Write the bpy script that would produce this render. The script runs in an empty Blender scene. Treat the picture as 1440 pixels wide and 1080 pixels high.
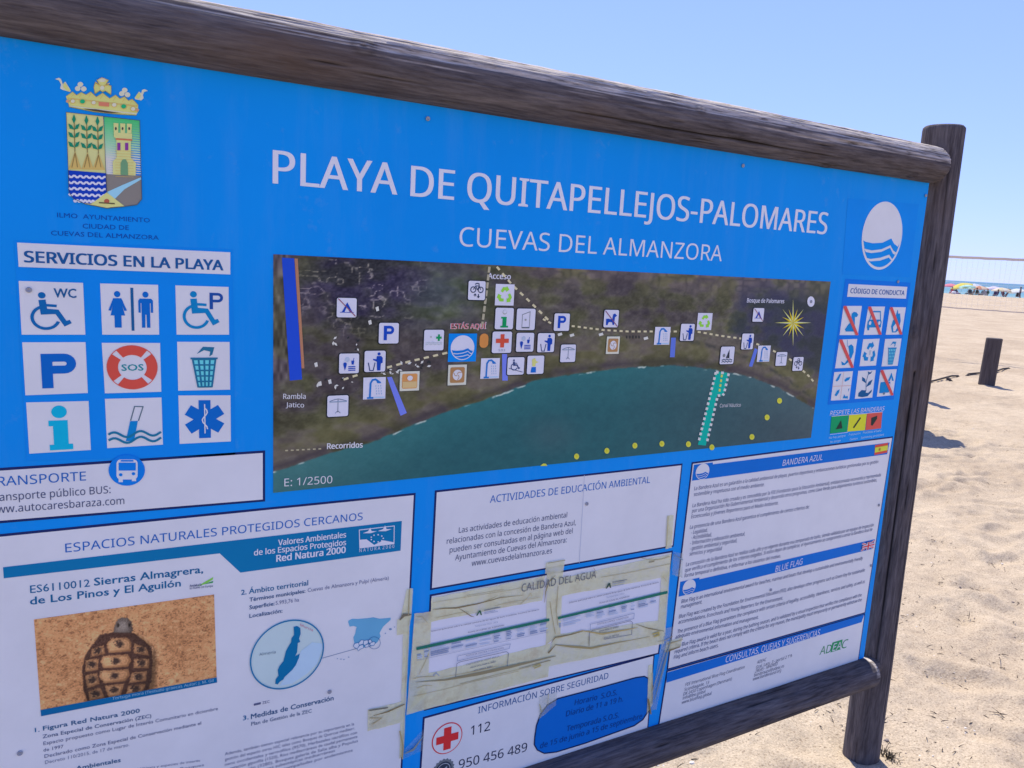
import bpy, bmesh, math, random, os
import numpy as np
from mathutils import Vector, Matrix

# ------------------------------------------------------------------ camera, light, exposure
SC = bpy.context.scene
COL = SC.collection
FPX = 1095.066                      # focal length in pixels of a 1440 px wide picture
DB = 1.3825                         # distance of the eye from the face of the board (m)
EYE = 1.55
ROT = np.array([[0.8661751, -0.49671724, 0.05488789],      # camera right
                [-0.03375997, -0.16774228, -0.98525265],   # camera down
                [0.498599, 0.8515483, -0.16206335]])       # camera forward
cd = bpy.data.cameras.new('camera')
cd.sensor_width = 36.0
cd.lens = 36.0 * FPX / 1440.0
cd.clip_start = 0.05
cd.clip_end = 60000
cam = bpy.data.objects.new('camera', cd)
COL.objects.link(cam)
R_, D_, F_ = ROT
cam.matrix_world = Matrix(((R_[0], -D_[0], -F_[0], 0), (R_[1], -D_[1], -F_[1], -DB), (R_[2], -D_[2], -F_[2], EYE), (0, 0, 0, 1)))
SC.camera = cam

SUN_AZ, SUN_EL = math.radians(66), math.radians(60)
w = bpy.data.worlds.new('World'); SC.world = w; w.use_nodes = True
wn = w.node_tree.nodes; wl = w.node_tree.links
sky = wn.new('ShaderNodeTexSky'); sky.sky_type = 'NISHITA'; sky.sun_disc = False
sky.sun_elevation = SUN_EL; sky.sun_rotation = math.pi / 2 - SUN_AZ
sky.air_density = 1.0; sky.dust_density = 0.0; sky.ozone_density = 3.0; sky.altitude = 0
bg = wn['Background']; bg.inputs['Strength'].default_value = 0.14
sg = wn.new('ShaderNodeGamma'); sg.inputs[1].default_value = 0.5        # evens out zenith and horizon, adding fill light on the shaded board
sm = wn.new('ShaderNodeMix'); sm.data_type = 'RGBA'; sm.blend_type = 'MULTIPLY'; sm.inputs[0].default_value = 1.0; sm.inputs[7].default_value = (0.83, 0.985, 1.85, 1)  # blue raised in the sky to add blue fill on the shaded board
wl.new(sky.outputs[0], sg.inputs[0]); wl.new(sg.outputs[0], sm.inputs[6]); wl.new(sm.outputs[2], bg.inputs['Color'])
sl = bpy.data.lights.new('sun', 'SUN'); sl.energy = 3.1; sl.angle = math.radians(0.5); sl.color = (1.0, 0.94, 0.82)
so = bpy.data.objects.new('sun', sl); COL.objects.link(so)
sdir = Vector((math.cos(SUN_AZ) * math.cos(SUN_EL), math.sin(SUN_AZ) * math.cos(SUN_EL), math.sin(SUN_EL)))
so.rotation_euler = sdir.to_track_quat('Z', 'Y').to_euler(); so.location = (0, 0, 20)
SC.view_settings.view_transform = 'Standard'; SC.view_settings.look = 'None'
SC.view_settings.exposure = 1.08; SC.view_settings.gamma = 1.0

rnd = random.Random(7)
nrg = np.random.default_rng(11)

# ------------------------------------------------------------------ small helpers
def ray(px, py):
    a, b = (px - 720) / FPX, (py - 540) / FPX
    return (a * R_[0] + b * D_[0] + F_[0], a * R_[1] + b * D_[1] + F_[1], a * R_[2] + b * D_[2] + F_[2])

def B(px, py):                       # place on the face of the board (x, z)
    d = ray(px, py); t = DB / d[1]
    return (d[0] * t, EYE + d[2] * t)

def G(px, py, z=0.0):                # place on level sand
    d = ray(px, py); t = (z - EYE) / d[2]
    return (d[0] * t, -DB + d[1] * t)

def H_row(px):                       # sea horizon row
    return 391.5 + 0.063 * (px - 1332)

def AT(px, depth):                   # ground position in a direction and at a distance
    d = ray(px, H_row(px)); return (d[0] * depth, -DB + d[1] * depth)

def lin(c):
    return c / 12.92 if c <= 0.04045 else ((c + 0.055) / 1.055) ** 2.4

SH = (0.50, 0.525, 0.765)             # light on the shaded face of the board, for reading print colours
def ink(r, g, b):
    v = [min(max(lin(c / 255) / s, 0.004), 0.88) for c, s in zip((r, g, b), SH)]
    return tuple(v)

def hsh(ix, iy, seed):
    h = (ix.astype(np.int64) * 374761393 + iy.astype(np.int64) * 668265263 + seed * 974711) & 0x7fffffff
    h = ((h ^ (h >> 13)) * 1274126177) & 0x7fffffff
    h = ((h ^ (h >> 15)) * 1103515245) & 0x7fffffff
    return (h & 0xffff) / 65535.0

def vnoise(x, y, seed=0):
    x = np.asarray(x, float); y = np.asarray(y, float)
    ix = np.floor(x); iy = np.floor(y); fx = x - ix; fy = y - iy
    fx = fx * fx * fx * (fx * (fx * 6 - 15) + 10); fy = fy * fy * fy * (fy * (fy * 6 - 15) + 10)
    a = hsh(ix, iy, seed); b = hsh(ix + 1, iy, seed); c = hsh(ix, iy + 1, seed); d = hsh(ix + 1, iy + 1, seed)
    return (a * (1 - fx) + b * fx) * (1 - fy) + (c * (1 - fx) + d * fx) * fy - 0.5

def fbm(x, y, seed=0, o=4):
    s = 0; a = 1.0
    for k in range(o):
        s = s + a * vnoise(x * 2 ** k, y * 2 ** k, seed + k * 17); a *= 0.5
    return s

# ------------------------------------------------------------------ materials
MATS = {}
def mat(name, rgb, rough=0.6, spec=0.3, **kw):
    if name in MATS: return MATS[name]
    m = bpy.data.materials.new(name); m.use_nodes = True
    p = m.node_tree.nodes['Principled BSDF']
    p.inputs['Base Color'].default_value = (*rgb, 1); p.inputs['Roughness'].default_value = rough
    p.inputs['Specular IOR Level'].default_value = spec
    for k, v in kw.items(): p.inputs[k].default_value = v
    MATS[name] = m
    return m

def nz(m, scale, detail=4, rough=0.6, coord='Object', sc=(1, 1, 1)):
    n = m.node_tree.nodes; l = m.node_tree.links
    tc = n.new('ShaderNodeTexCoord'); mp = n.new('ShaderNodeMapping'); mp.inputs['Scale'].default_value = sc
    t = n.new('ShaderNodeTexNoise'); t.inputs['Scale'].default_value = scale; t.inputs['Detail'].default_value = detail; t.inputs['Roughness'].default_value = rough
    l.new(tc.outputs[coord], mp.inputs['Vector']); l.new(mp.outputs[0], t.inputs['Vector'])
    return t.outputs['Fac']

def ramp(m, fac, stops):
    n = m.node_tree.nodes; r = n.new('ShaderNodeValToRGB'); e = r.color_ramp.elements
    while len(e) < len(stops): e.new(0.5)
    for k, (p, c) in enumerate(stops): e[k].position = p; e[k].color = (*c, 1)
    m.node_tree.links.new(fac, r.inputs[0]); return r.outputs[0]

def mix(m, fac, a, b, mode='MIX'):
    n = m.node_tree.nodes; x = n.new('ShaderNodeMix'); x.data_type = 'RGBA'; x.blend_type = mode
    l = m.node_tree.links
    for k, v in ((0, fac), (6, a), (7, b)):
        if hasattr(v, 'is_linked'): l.new(v, x.inputs[k])
        elif k == 0: x.inputs[0].default_value = v
        else: x.inputs[k].default_value = (*v, 1)
    return x.outputs[2]

def bump(m, h, strength, dist, prev=None):
    n = m.node_tree.nodes; b = n.new('ShaderNodeBump'); b.inputs['Strength'].default_value = strength; b.inputs['Distance'].default_value = dist
    m.node_tree.links.new(h, b.inputs['Height'])
    if prev: m.node_tree.links.new(prev, b.inputs['Normal'])
    return b.outputs[0]

def setp(m, key, sock):
    m.node_tree.links.new(sock, m.node_tree.nodes['Principled BSDF'].inputs[key])

def pm(r, g, b):                     # printed ink, given as it looks on the shaded board
    name = 'print_%d_%d_%d' % (r, g, b)
    if name in MATS: return MATS[name]
    c = ink(r, g, b)
    m = mat(name, c, 0.5, 0.08)
    f = nz(m, 9, 5, 0.65)
    setp(m, 'Base Color', mix(m, 1.0, c, ramp(m, f, [(0.3, (0.93, 0.93, 0.93)), (0.7, (1.0, 1.0, 1.0))]), 'MULTIPLY'))
    return m

def translucent(m, fac):
    n = m.node_tree.nodes; l = m.node_tree.links; p = n['Principled BSDF']; t = n.new('ShaderNodeBsdfTranslucent'); x = n.new('ShaderNodeMixShader')
    t.inputs['Color'].default_value = p.inputs['Base Color'].default_value; x.inputs[0].default_value = fac
    l.new(p.outputs[0], x.inputs[1]); l.new(t.outputs[0], x.inputs[2]); l.new(x.outputs[0], n['Material Output'].inputs['Surface'])

def attr_color(m, name):
    n = m.node_tree.nodes.new('ShaderNodeAttribute'); n.attribute_name = name; return n

# ------------------------------------------------------------------ object helpers
def tag(o, label=None, cat=None, group=None, kind=None):
    if label: o['label'] = label
    if cat: o['category'] = cat
    if group: o['group'] = group
    if kind: o['kind'] = kind
    return o

def empty(name, loc, label=None, cat=None, group=None, rz=0.0):
    o = bpy.data.objects.new(name, None); COL.objects.link(o); o.location = loc; o.rotation_euler = (0, 0, rz)
    o.empty_display_size = 0.1
    return tag(o, label, cat, group)

def link(name, me, mats=None, parent=None, smooth=False):
    o = bpy.data.objects.new(name, me); COL.objects.link(o)
    for m in (mats or []): me.materials.append(m)
    if parent: o.parent = parent
    if smooth:
        me.polygons.foreach_set('use_smooth', [True] * len(me.polygons))
    return o

def meshdata(name, verts, faces, mi=None):
    me = bpy.data.meshes.new(name); me.from_pydata([tuple(v) for v in verts], [], [tuple(f) for f in faces])
    if mi is not None: me.polygons.foreach_set('material_index', mi)
    me.update(); return me

class MB:                            # collects solid shapes into one mesh
    def __init__(s): s.v = []; s.f = []; s.mi = []
    def box(s, c, d, m=0, R=None):
        b = len(s.v)
        for x in (-1, 1):
            for y in (-1, 1):
                for z in (-1, 1):
                    p = Vector((x * d[0] / 2, y * d[1] / 2, z * d[2] / 2))
                    if R: p = R @ p
                    s.v.append((p.x + c[0], p.y + c[1], p.z + c[2]))
        for f in ((0, 1, 3, 2), (4, 6, 7, 5), (0, 4, 5, 1), (2, 3, 7, 6), (0, 2, 6, 4), (1, 5, 7, 3)):
            s.f.append([b + k for k in f]); s.mi.append(m)
    def tube(s, pts, rad, n=8, m=0, cap=True):
        pts = [Vector(p) for p in pts]
        if not hasattr(rad, '__len__'): rad = [rad] * len(pts)
        b = len(s.v); up = Vector((0, 0, 1))
        for i, p in enumerate(pts):
            t = (pts[min(i + 1, len(pts) - 1)] - pts[max(i - 1, 0)]).normalized()
            a = t.cross(up)
            if a.length < 1e-3: a = t.cross(Vector((1, 0, 0)))
            a.normalize(); c = a.cross(t)
            for k in range(n):
                q = p + (a * math.cos(2 * math.pi * k / n) + c * math.sin(2 * math.pi * k / n)) * rad[i]
                s.v.append(tuple(q))
        for i in range(len(pts) - 1):
            for k in range(n):
                s.f.append([b + i * n + k, b + i * n + (k + 1) % n, b + (i + 1) * n + (k + 1) % n, b + (i + 1) * n + k]); s.mi.append(m)
        if cap:
            s.f.append([b + k for k in range(n)][::-1]); s.mi.append(m)
            e = b + (len(pts) - 1) * n
            s.f.append([e + k for k in range(n)]); s.mi.append(m)
    def lathe(s, prof, n=24, c=(0, 0, 0), m=0):
        b = len(s.v)
        for r, z in prof:
            for k in range(n):
                a = 2 * math.pi * k / n; s.v.append((c[0] + r * math.cos(a), c[1] + r * math.sin(a), c[2] + z))
        for i in range(len(prof) - 1):
            for k in range(n):
                s.f.append([b + i * n + k, b + i * n + (k + 1) % n, b + (i + 1) * n + (k + 1) % n, b + (i + 1) * n + k]); s.mi.append(m)
    def build(s, name, mats, parent=None, smooth=False):
        if not isinstance(mats, (list, tuple)): mats = [mats]
        return link(name, meshdata(name, s.v, s.f, s.mi), mats, parent, smooth)

# ------------------------------------------------------------------ the ground, sea
SHORE = 150.0
def far(x, y):                       # distance along the way to the sea
    return x * 0.870 + (y + DB) * 0.494

def ground_z(x, y):
    x = np.asarray(x, float); y = np.asarray(y, float)
    r = np.hypot(x - 2, y)
    amp = 0.55 + 0.45 * np.clip((r - 0.6) / 3.0, 0, 1)
    z = amp * (0.022 * fbm(x / 1.3, y / 1.3, 3, 2) + 0.013 * fbm(x / 0.40, y / 0.40, 9, 2) + 0.017 * fbm(x / 0.14, y / 0.14, 21, 2))
    z = z + 0.0075 * fbm(x / 0.045, y / 0.035, 31, 2)
    z = z + 0.05 * np.clip((r - 5) / 18, 0, 1) * fbm(x / 1.6, y / 1.6, 43, 3) + 0.06 * np.clip((r - 8) / 25, 0, 1) * fbm(x / 4.5, y / 4.5, 41, 3)
    z = z - 0.012 * np.exp(-((x - 2.24) ** 2 + (y - 0.03) ** 2) / 0.05) - 0.010
    s = far(x, y)
    z = z - 0.8 * np.clip((s - 106) / 32, 0, 1) ** 1.3 - np.clip(s - SHORE, 0, 400) * 0.06
    return z

def axis(segs):
    out = [segs[0][0]]
    for a, b, h0, h1 in segs:
        x = a
        while x < b - 1e-9:
            t = (x - a) / (b - a); x = x + h0 + (h1 - h0) * t
            out.append(min(x, b))
    return np.unique(np.round(out, 5))

def make_ground():
    xs = axis([(-700, -30, 60, 8), (-30, -3, 4, 0.3), (-3, 1.2, 0.25, 0.03), (1.2, 5.2, 0.0125, 0.014), (5.2, 16, 0.018, 0.05), (16, 60, 0.06, 0.4), (60, 150, 0.4, 0.9), (150, 600, 2, 40)])
    ys = axis([(-500, -20, 50, 6), (-20, -0.6, 3, 0.05), (-0.6, 3.2, 0.0125, 0.014), (3.2, 9, 0.018, 0.05), (9, 34, 0.06, 0.35), (34, 75, 0.4, 0.9), (75, 700, 2, 50)])
    X, Y = np.meshgrid(xs, ys); Z = ground_z(X, Y)
    g = np.random.default_rng(5)     # old footprints trodden into the sand
    for k in range(1500):
        if k < 700: cx, cy = g.uniform(1.6, 8), g.uniform(-0.6, 5)
        else: cx, cy = g.uniform(3, 30), g.uniform(0.5, 18)
        if math.hypot(cx - 2.24, cy - 0.03) < 0.3: continue
        a = g.uniform(0, math.pi); L = g.uniform(0.10, 0.17); W = g.uniform(0.045, 0.075); dp = g.uniform(0.006, 0.020)
        i0, i1 = np.searchsorted(xs, [cx - 0.5, cx + 0.5]); j0, j1 = np.searchsorted(ys, [cy - 0.5, cy + 0.5])
        if i1 <= i0 or j1 <= j0: continue
        x = X[j0:j1, i0:i1] - cx; y = Y[j0:j1, i0:i1] - cy
        u = (x * math.cos(a) + y * math.sin(a)) / L; v = (-x * math.sin(a) + y * math.cos(a)) / W
        q = u * u + v * v
        Z[j0:j1, i0:i1] += dp * (-np.exp(-q * 1.1) + 0.55 * np.exp(-(np.sqrt(q) - 1.7) ** 2 * 2.2))
    n = len(xs); m = len(ys)
    V = np.stack([X.ravel(), Y.ravel(), Z.ravel()], 1)
    idx = np.arange(n * m).reshape(m, n)
    Fq = np.stack([idx[:-1, :-1].ravel(), idx[:-1, 1:].ravel(), idx[1:, 1:].ravel(), idx[1:, :-1].ravel()], 1)
    me = bpy.data.meshes.new('sand')
    me.vertices.add(len(V)); me.vertices.foreach_set('co', V.ravel())
    me.loops.add(Fq.size); me.loops.foreach_set('vertex_index', Fq.ravel().astype(np.int32))
    me.polygons.add(len(Fq)); me.polygons.foreach_set('loop_start', np.arange(0, Fq.size, 4, dtype=np.int32)); me.polygons.foreach_set('loop_total', np.full(len(Fq), 4, dtype=np.int32))
    me.update(calc_edges=True); me.validate()
    m_ = mat('sand', (0.42, 0.34, 0.27), 0.95, 0.1)
    f1 = nz(m_, 0.7, 6, 0.7); f2 = nz(m_, 14, 6, 0.7); f3 = nz(m_, 130, 4, 0.75)
    c = ramp(m_, f1, [(0.36, (0.415, 0.326, 0.226)), (0.62, (0.515, 0.416, 0.293))])
    c = mix(m_, 1.0, c, ramp(m_, f2, [(0.28, (0.86, 0.85, 0.84)), (0.62, (1.0, 1.0, 1.0))]), 'MULTIPLY')
    c = mix(m_, 1.0, c, ramp(m_, f3, [(0.36, (0.50, 0.46, 0.43)), (0.45, (0.92, 0.915, 0.91)), (0.56, (1.0, 1.0, 1.0)), (0.66, (1.3, 1.28, 1.25))]), 'MULTIPLY')
    setp(m_, 'Base Color', c)
    b1 = bump(m_, f2, 0.5, 0.02); b2 = bump(m_, f3, 0.7, 0.004, b1)
    setp(m_, 'Normal', b2)
    o = link('sand', me, [m_], None, True); tag(o, kind='structure'); return o

make_ground()

def make_sea():
    v = [(-9000, -9000, -1.15), (45000, -9000, -1.15), (45000, 45000, -1.15), (-9000, 45000, -1.15)]
    # the sheet starts on the sea side of the beach
    a = Vector((0.870, 0.494)); t = Vector((-0.494, 0.870)); s0 = a * (SHORE - 6); o0 = Vector((0, -DB))
    p = [o0 + s0 - t * 40000, o0 + s0 + a * 60000 - t * 40000, o0 + s0 + a * 60000 + t * 40000, o0 + s0 + t * 40000]
    me = meshdata('sea', [(q.x, q.y, -1.0) for q in p], [(0, 1, 2, 3)])
    m = mat('sea_water', (0.02, 0.14, 0.22), 0.45, 0.25)
    f = nz(m, 0.35, 4, 0.6, 'Object', (1, 1, 1)); f2 = nz(m, 0.02, 3, 0.6)
    # shallow turquoise water near the shore, deep blue beyond
    n = m.node_tree.nodes; l = m.node_tree.links
    tc = n.new('ShaderNodeTexCoord'); vm = n.new('ShaderNodeVectorMath'); vm.operation = 'DOT_PRODUCT'; vm.inputs[1].default_value = (0.870, 0.494, 0)
    l.new(tc.outputs['Object'], vm.inputs[0])
    mr = n.new('ShaderNodeMapRange'); mr.inputs[1].default_value = SHORE; mr.inputs[2].default_value = SHORE + 420; l.new(vm.outputs['Value'], mr.inputs[0])
    c = ramp(m, mr.outputs[0], [(0.0, (0.13, 0.29, 0.27)), (0.25, (0.09, 0.22, 0.235)), (0.7, (0.05, 0.14, 0.18)), (1.0, (0.045, 0.125, 0.165))])
    setp(m, 'Base Color', mix(m, 0.25, c, ramp(m, f2, [(0.3, (0.05, 0.16, 0.22)), (0.7, (0.10, 0.26, 0.32))])))
    setp(m, 'Normal', bump(m, f, 0.5, 0.4))
    o = link('sea', me, [m]); tag(o, kind='structure')
make_sea()

# ------------------------------------------------------------------ the information board: frame
RX, RY = 1.0, 0.02
board = empty('information_board', (RX, RY, 0), 'large blue beach information board with map and text panels in a dark round-timber frame', 'sign')

def wood_mat(name, along):
    m = mat(name, (0.09, 0.08, 0.08), 0.88, 0.1)
    s = {'x': (2.2, 24, 24), 'z': (24, 24, 2.2)}[along]
    f1 = nz(m, 1.6, 8, 0.7, 'Object', s); f2 = nz(m, 7, 6, 0.65, 'Object', s); f3 = nz(m, 2.2, 4, 0.6)
    c = ramp(m, f1, [(0.32, (0.036, 0.031, 0.032)), (0.5, (0.108, 0.094, 0.094)), (0.68, (0.23, 0.20, 0.185))])
    c = mix(m, 0.55, c, ramp(m, f2, [(0.36, (0.040, 0.034, 0.036)), (0.64, (0.165, 0.145, 0.14))]))
    c = mix(m, ramp(m, f3, [(0.52, (0, 0, 0)), (0.72, (0.6, 0.6, 0.6))]), c, (0.13, 0.088, 0.062))
    wear_pale = attr_color(m, 'wear_pale')
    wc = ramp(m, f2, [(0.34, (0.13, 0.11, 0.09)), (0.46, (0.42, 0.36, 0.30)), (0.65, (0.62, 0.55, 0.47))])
    c = mix(m, wear_pale.outputs['Fac'], c, wc)
    crack = attr_color(m, 'crack')
    c = mix(m, crack.outputs['Fac'], c, (0.012, 0.01, 0.009))
    setp(m, 'Base Color', c)
    b = bump(m, f1, 0.5, 0.006); b = bump(m, f2, 0.4, 0.003, b); setp(m, 'Normal', b)
    return m
WX, WZ = wood_mat('dark_timber_rail', 'x'), wood_mat('dark_timber_post', 'z')

def timber(name, p0, p1, rad, along, seed, wear_top=0.0, nl=360, nc=72, cracks=5, taper=None, endcol=True, cap_round=0.0, end_pale=0.0):
    p0 = Vector(p0); p1 = Vector(p1); L = (p1 - p0).length; t = (p1 - p0).normalized()
    e1 = Vector((0, 0, 1)) if along == 'x' else Vector((0, 1, 0))
    e2 = t.cross(e1).normalized(); e1 = e2.cross(t).normalized()
    s = np.linspace(0, 1, nl); th = np.arange(nc) / nc * 2 * np.pi
    S, T = np.meshgrid(s, th, indexing='ij')
    cx, cy = np.cos(T), np.sin(T)
    r = rad * (1 + 0.07 * fbm(S * L * 0.9 + seed, cx * 0.8 + seed, seed, 2) + 0.07 * fbm(S * L * 0.7, cy * 0.8 + 7 + seed, seed + 3, 2))
    # fine fibres run along the log
    fib = vnoise(S * L * 2.2, T * 22, seed + 5) + 0.7 * vnoise(S * L * 4.5, T * 44, seed + 6)
    edge = np.minimum(np.abs(T - 0), 2 * np.pi - T)
    r = r + 0.0012 * fib
    wear_pale = np.zeros_like(S)
    if wear_top:
        ww = 1.0 * np.cos(T) + 0.5 * vnoise(S * L * 2.6, T * 8, seed + 8) + 0.5 * vnoise(S * L * 6, T * 24, seed + 9) + 0.35 * fbm(S * L * 0.9, T * 0 + 3, seed + 12, 2) + 0.30 * np.clip((S * L - 0.9) / 0.8, -1, 1)
        wear_pale = np.clip((ww - (1 - wear_top)) * 7, 0, 1)
        r = r - 0.0016 * wear_pale + 0.0042 * wear_pale * (vnoise(S * L * 5, T * 26, seed + 14) + 0.25 * vnoise(S * L * 30, T * 40, seed + 15) + 0.1)
    if end_pale: wear_pale = np.maximum(wear_pale, np.clip((cx - 0.05) * 4 + 0.5 * vnoise(T * 4, S * 0 + 2, seed), 0, 1) * np.clip(((S - 1) * L + end_pale + 0.006 * vnoise(T * 3, S * 0, seed + 2)) / 0.004, 0, 1))  # upper half of the far end turned pale
    crack = np.zeros_like(S)
    g = np.random.default_rng(seed)
    for k in range(cracks):
        c0 = g.uniform(0, 2 * np.pi); a, b = sorted(g.uniform(0, 1, 2))
        if b - a < 0.25: b = min(1, a + 0.35)
        if isinstance(taper, list) and k < len(taper): c0, a, b = taper[k]
        wob = c0 + 0.13 * fbm(S * L * 1.3, S * 0 + k, seed + 50 + k, 3)
        dth = np.abs((T - wob + np.pi) % (2 * np.pi) - np.pi)
        wd = 0.055 * np.clip(np.minimum(S - a, b - S) * 9, 0, 1) * (0.75 + 0.7 * vnoise(S * L * 4, S * 0 + 9, seed + 70 + k))
        q = np.clip(1 - dth / np.maximum(wd, 1e-4), 0, 1); q[(S < a) | (S > b)] = 0
        crack = np.maximum(crack, np.clip(q * 1.6, 0, 1)); r = r - 0.010 * q
    for k in range(int(46 * L)):     # short drying checks and fibres, a few knots
        c0 = g.uniform(0, 2 * np.pi); a = g.uniform(0, 1); ln = g.uniform(0.04, 0.30) / L; i0 = int(a * (nl - 1)); i1 = min(nl, int((a + ln) * (nl - 1)) + 2)
        if i1 - i0 < 3: continue
        Ss = S[i0:i1]; Ts = T[i0:i1]
        wob = c0 + 0.05 * vnoise(Ss * L * 5, Ss * 0 + k, seed + 80)
        q = np.clip(1 - np.abs((Ts - wob + np.pi) % (2 * np.pi) - np.pi) / (0.030 if nc < 100 else 0.022), 0, 1) * np.sin(np.clip((Ss - a) / ln, 0, 1) * np.pi)
        crack[i0:i1] = np.maximum(crack[i0:i1], q * 0.9); r[i0:i1] = r[i0:i1] - 0.0045 * q
    for k in range(int(3.0 * L)):
        c0 = g.uniform(0, 2 * np.pi); a = g.uniform(0.05, 0.95); rk = g.uniform(0.010, 0.017)
        q = np.hypot((S - a) * L / rk * 0.7, ((T - c0 + np.pi) % (2 * np.pi) - np.pi) * rad / rk)
        kn = np.exp(-q * q * 1.5); r = r + 0.004 * kn - 0.004 * np.exp(-q * q * 14); crack = np.maximum(crack, 0.30 * np.exp(-(q - 0.9) ** 2 * 9) + 0.45 * np.exp(-q * q * 8))
    # soften the arris at both ends
    en = np.minimum(S, 1 - S) * L
    r = r - 0.006 * np.clip(1 - en / 0.008, 0, 1) ** 2 - cap_round * np.clip(1 - en / 0.04, 0, 1) ** 2
    P = np.array(p0)[None, None] + (S * L)[..., None] * np.array(t) + (r * cx)[..., None] * np.array(e1) + (r * cy)[..., None] * np.array(e2)
    P = P - np.array([RX, RY, 0])
    V = [tuple(q) for q in P.reshape(-1, 3)]
    F = []; mi = []
    for i in range(nl - 1):
        b = i * nc
        for k in range(nc):
            F.append((b + k, b + (k + 1) % nc, b + nc + (k + 1) % nc, b + nc + k)); mi.append(0)
    wl_ = list(wear_pale.ravel()); cl_ = list(crack.ravel())
    for i, sg in ((0, 1), (nl - 1, -1)):
        c = len(V); V.append(tuple(np.array(p0) + np.array(t) * (L * s[i]) - np.array([RX, RY, 0]))); wl_.append(0.0); cl_.append(0.0)
        for k in range(nc):
            f = (i * nc + k, c, i * nc + (k + 1) % nc); F.append(f if sg > 0 else f[::-1]); mi.append(1)
    me = meshdata(name, V, F, mi)
    for nm, vals in (('wear_pale', wl_), ('crack', cl_)):
        a = me.attributes.new(nm, 'FLOAT', 'POINT'); a.data.foreach_set('value', vals)
    o = link(name, me, [WX if along == 'x' else WZ, END], board, True)
    return o

END = mat('cut_timber_end', (0.34, 0.28, 0.23), 0.9, 0.1)
ef = nz(END, 60, 5, 0.7); setp(END, 'Base Color', ramp(END, ef, [(0.3, (0.16, 0.12, 0.10)), (0.5, (0.38, 0.31, 0.26)), (0.75, (0.52, 0.45, 0.38))]))
timber('post', (2.246, 0.032, -0.35), (2.219, 0.032, 1.985), 0.0555, 'z', 21, 0, 420, 80, 7,
       [(3.30, 0.14, 0.86), (3.62, 0.1, 0.45), (2.75, 0.42, 0.98), (3.9, 0.55, 1.0), (2.3, 0.2, 0.7), (3.1, 0.86, 1.0), (3.45, 0.9, 1.0)])
timber('post', (-0.27, 0.03, -0.35), (-0.27, 0.03, 1.985), 0.054, 'z', 33, 0, 200, 48, 4)
tr = timber('rail', (-0.25, 0.0, 1.867), (2.158, 0.003, 1.867), 0.052, 'x', 41, 0.46, 1100, 128, 6, None, True, 0.004)
tr['label'] = 'top rail with pale weathered wood along its upper side'
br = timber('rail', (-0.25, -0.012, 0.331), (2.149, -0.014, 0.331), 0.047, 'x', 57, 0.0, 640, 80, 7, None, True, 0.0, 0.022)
br['label'] = 'dark bottom rail with a sawn end, pale on its upper half'
mb = MB(); mb.tube([(2.12 - RX, 0.004 - RY, 0.331), (2.21 - RX, 0.012 - RY, 0.331)], 0.03, 20); mb.build('tenon', WX, br, True)

# ------------------------------------------------------------------ printing: flat shapes on the face of the board
LAY = 0.0005
class Art:
    def __init__(s): s.v = []; s.f = []; s.m = []; s.mats = []; s.k = 0
    def mi(s, m):
        if m not in s.mats: s.mats.append(m)
        return s.mats.index(m)
    def poly(s, pts, m, lay):
        a = sum(p[0] * q[1] - q[0] * p[1] for p, q in zip(pts, pts[1:] + pts[:1]))
        if a < 0: pts = pts[::-1]
        s.k += 1; yy = -LAY * lay - RY - (s.k % 60) * 5e-6
        b = len(s.v); s.v += [(x - RX, yy, z) for x, z in pts]
        s.f.append(tuple(range(b, b + len(pts)))); s.m.append(s.mi(m))
    def mesh(s, vs, fs, m, lay, off=None):
        s.k += 1; yy = -LAY * lay - RY - (s.k % 60) * 5e-6
        b = len(s.v); s.v += [(v[0] - RX, yy - (off[i] if off is not None else 0), v[1]) for i, v in enumerate(vs)]; k = s.mi(m)
        for f in fs: s.f.append(tuple(b + i for i in f)); s.m.append(k)
    def build(s, name, parent, label=None):
        me = meshdata(name, s.v, s.f, s.m); o = link(name, me, s.mats, parent)
        if label: o['label'] = label
        return o

def zf(ox, oy, sc):                  # frame of a measured patch of the board
    return lambda x, y: B(ox + x / sc, oy + y / sc)
def quadf(tl, tr_, bl, br_):         # unit frame of a tile from its four corners
    a, b, c, d = (B(*p) for p in (tl, tr_, bl, br_))
    def f(x, y):
        return tuple((a[k] * (1 - x) + b[k] * x) * (1 - y) + (c[k] * (1 - x) + d[k] * x) * y for k in (0, 1))
    return f
def tilef(cx, cy, wpx, hpx):         # unit frame of an upright tile from centre and size
    x0 = B(cx - wpx / 2, cy)[0]; x1 = B(cx + wpx / 2, cy)[0]; z0 = B(cx, cy - hpx / 2)[1]; z1 = B(cx, cy + hpx / 2)[1]
    return lambda x, y: (x0 + (x1 - x0) * x, z0 + (z1 - z0) * y)

def P(A, f, pts, m, lay): A.poly([f(*p) for p in pts], m, lay)
def RECT(A, f, x0, y0, x1, y1, m, lay): P(A, f, [(x0, y0), (x1, y0), (x1, y1), (x0, y1)], m, lay)
def CIRC(A, f, cx, cy, rx, ry, m, lay, n=28, a0=0, a1=360):
    full = abs(a1 - a0) >= 360
    k = n if full else n + 1
    P(A, f, [(cx + rx * math.cos(math.radians(a0 + (a1 - a0) * i / n)), cy + ry * math.sin(math.radians(a0 + (a1 - a0) * i / n))) for i in range(k)], m, lay)
def ARC(A, f, cx, cy, r0, r1, m, lay, a0=0, a1=360, n=32, ky=1.0):
    vs = []; fs = []
    for i in range(n + 1):
        t = math.radians(a0 + (a1 - a0) * i / n)
        vs.append(f(cx + r0 * math.cos(t), cy + ky * r0 * math.sin(t))); vs.append(f(cx + r1 * math.cos(t), cy + ky * r1 * math.sin(t)))
    for i in range(n): fs.append((2 * i, 2 * i + 1, 2 * i + 3, 2 * i + 2))
    A.mesh(vs, fs, m, lay)
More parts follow.
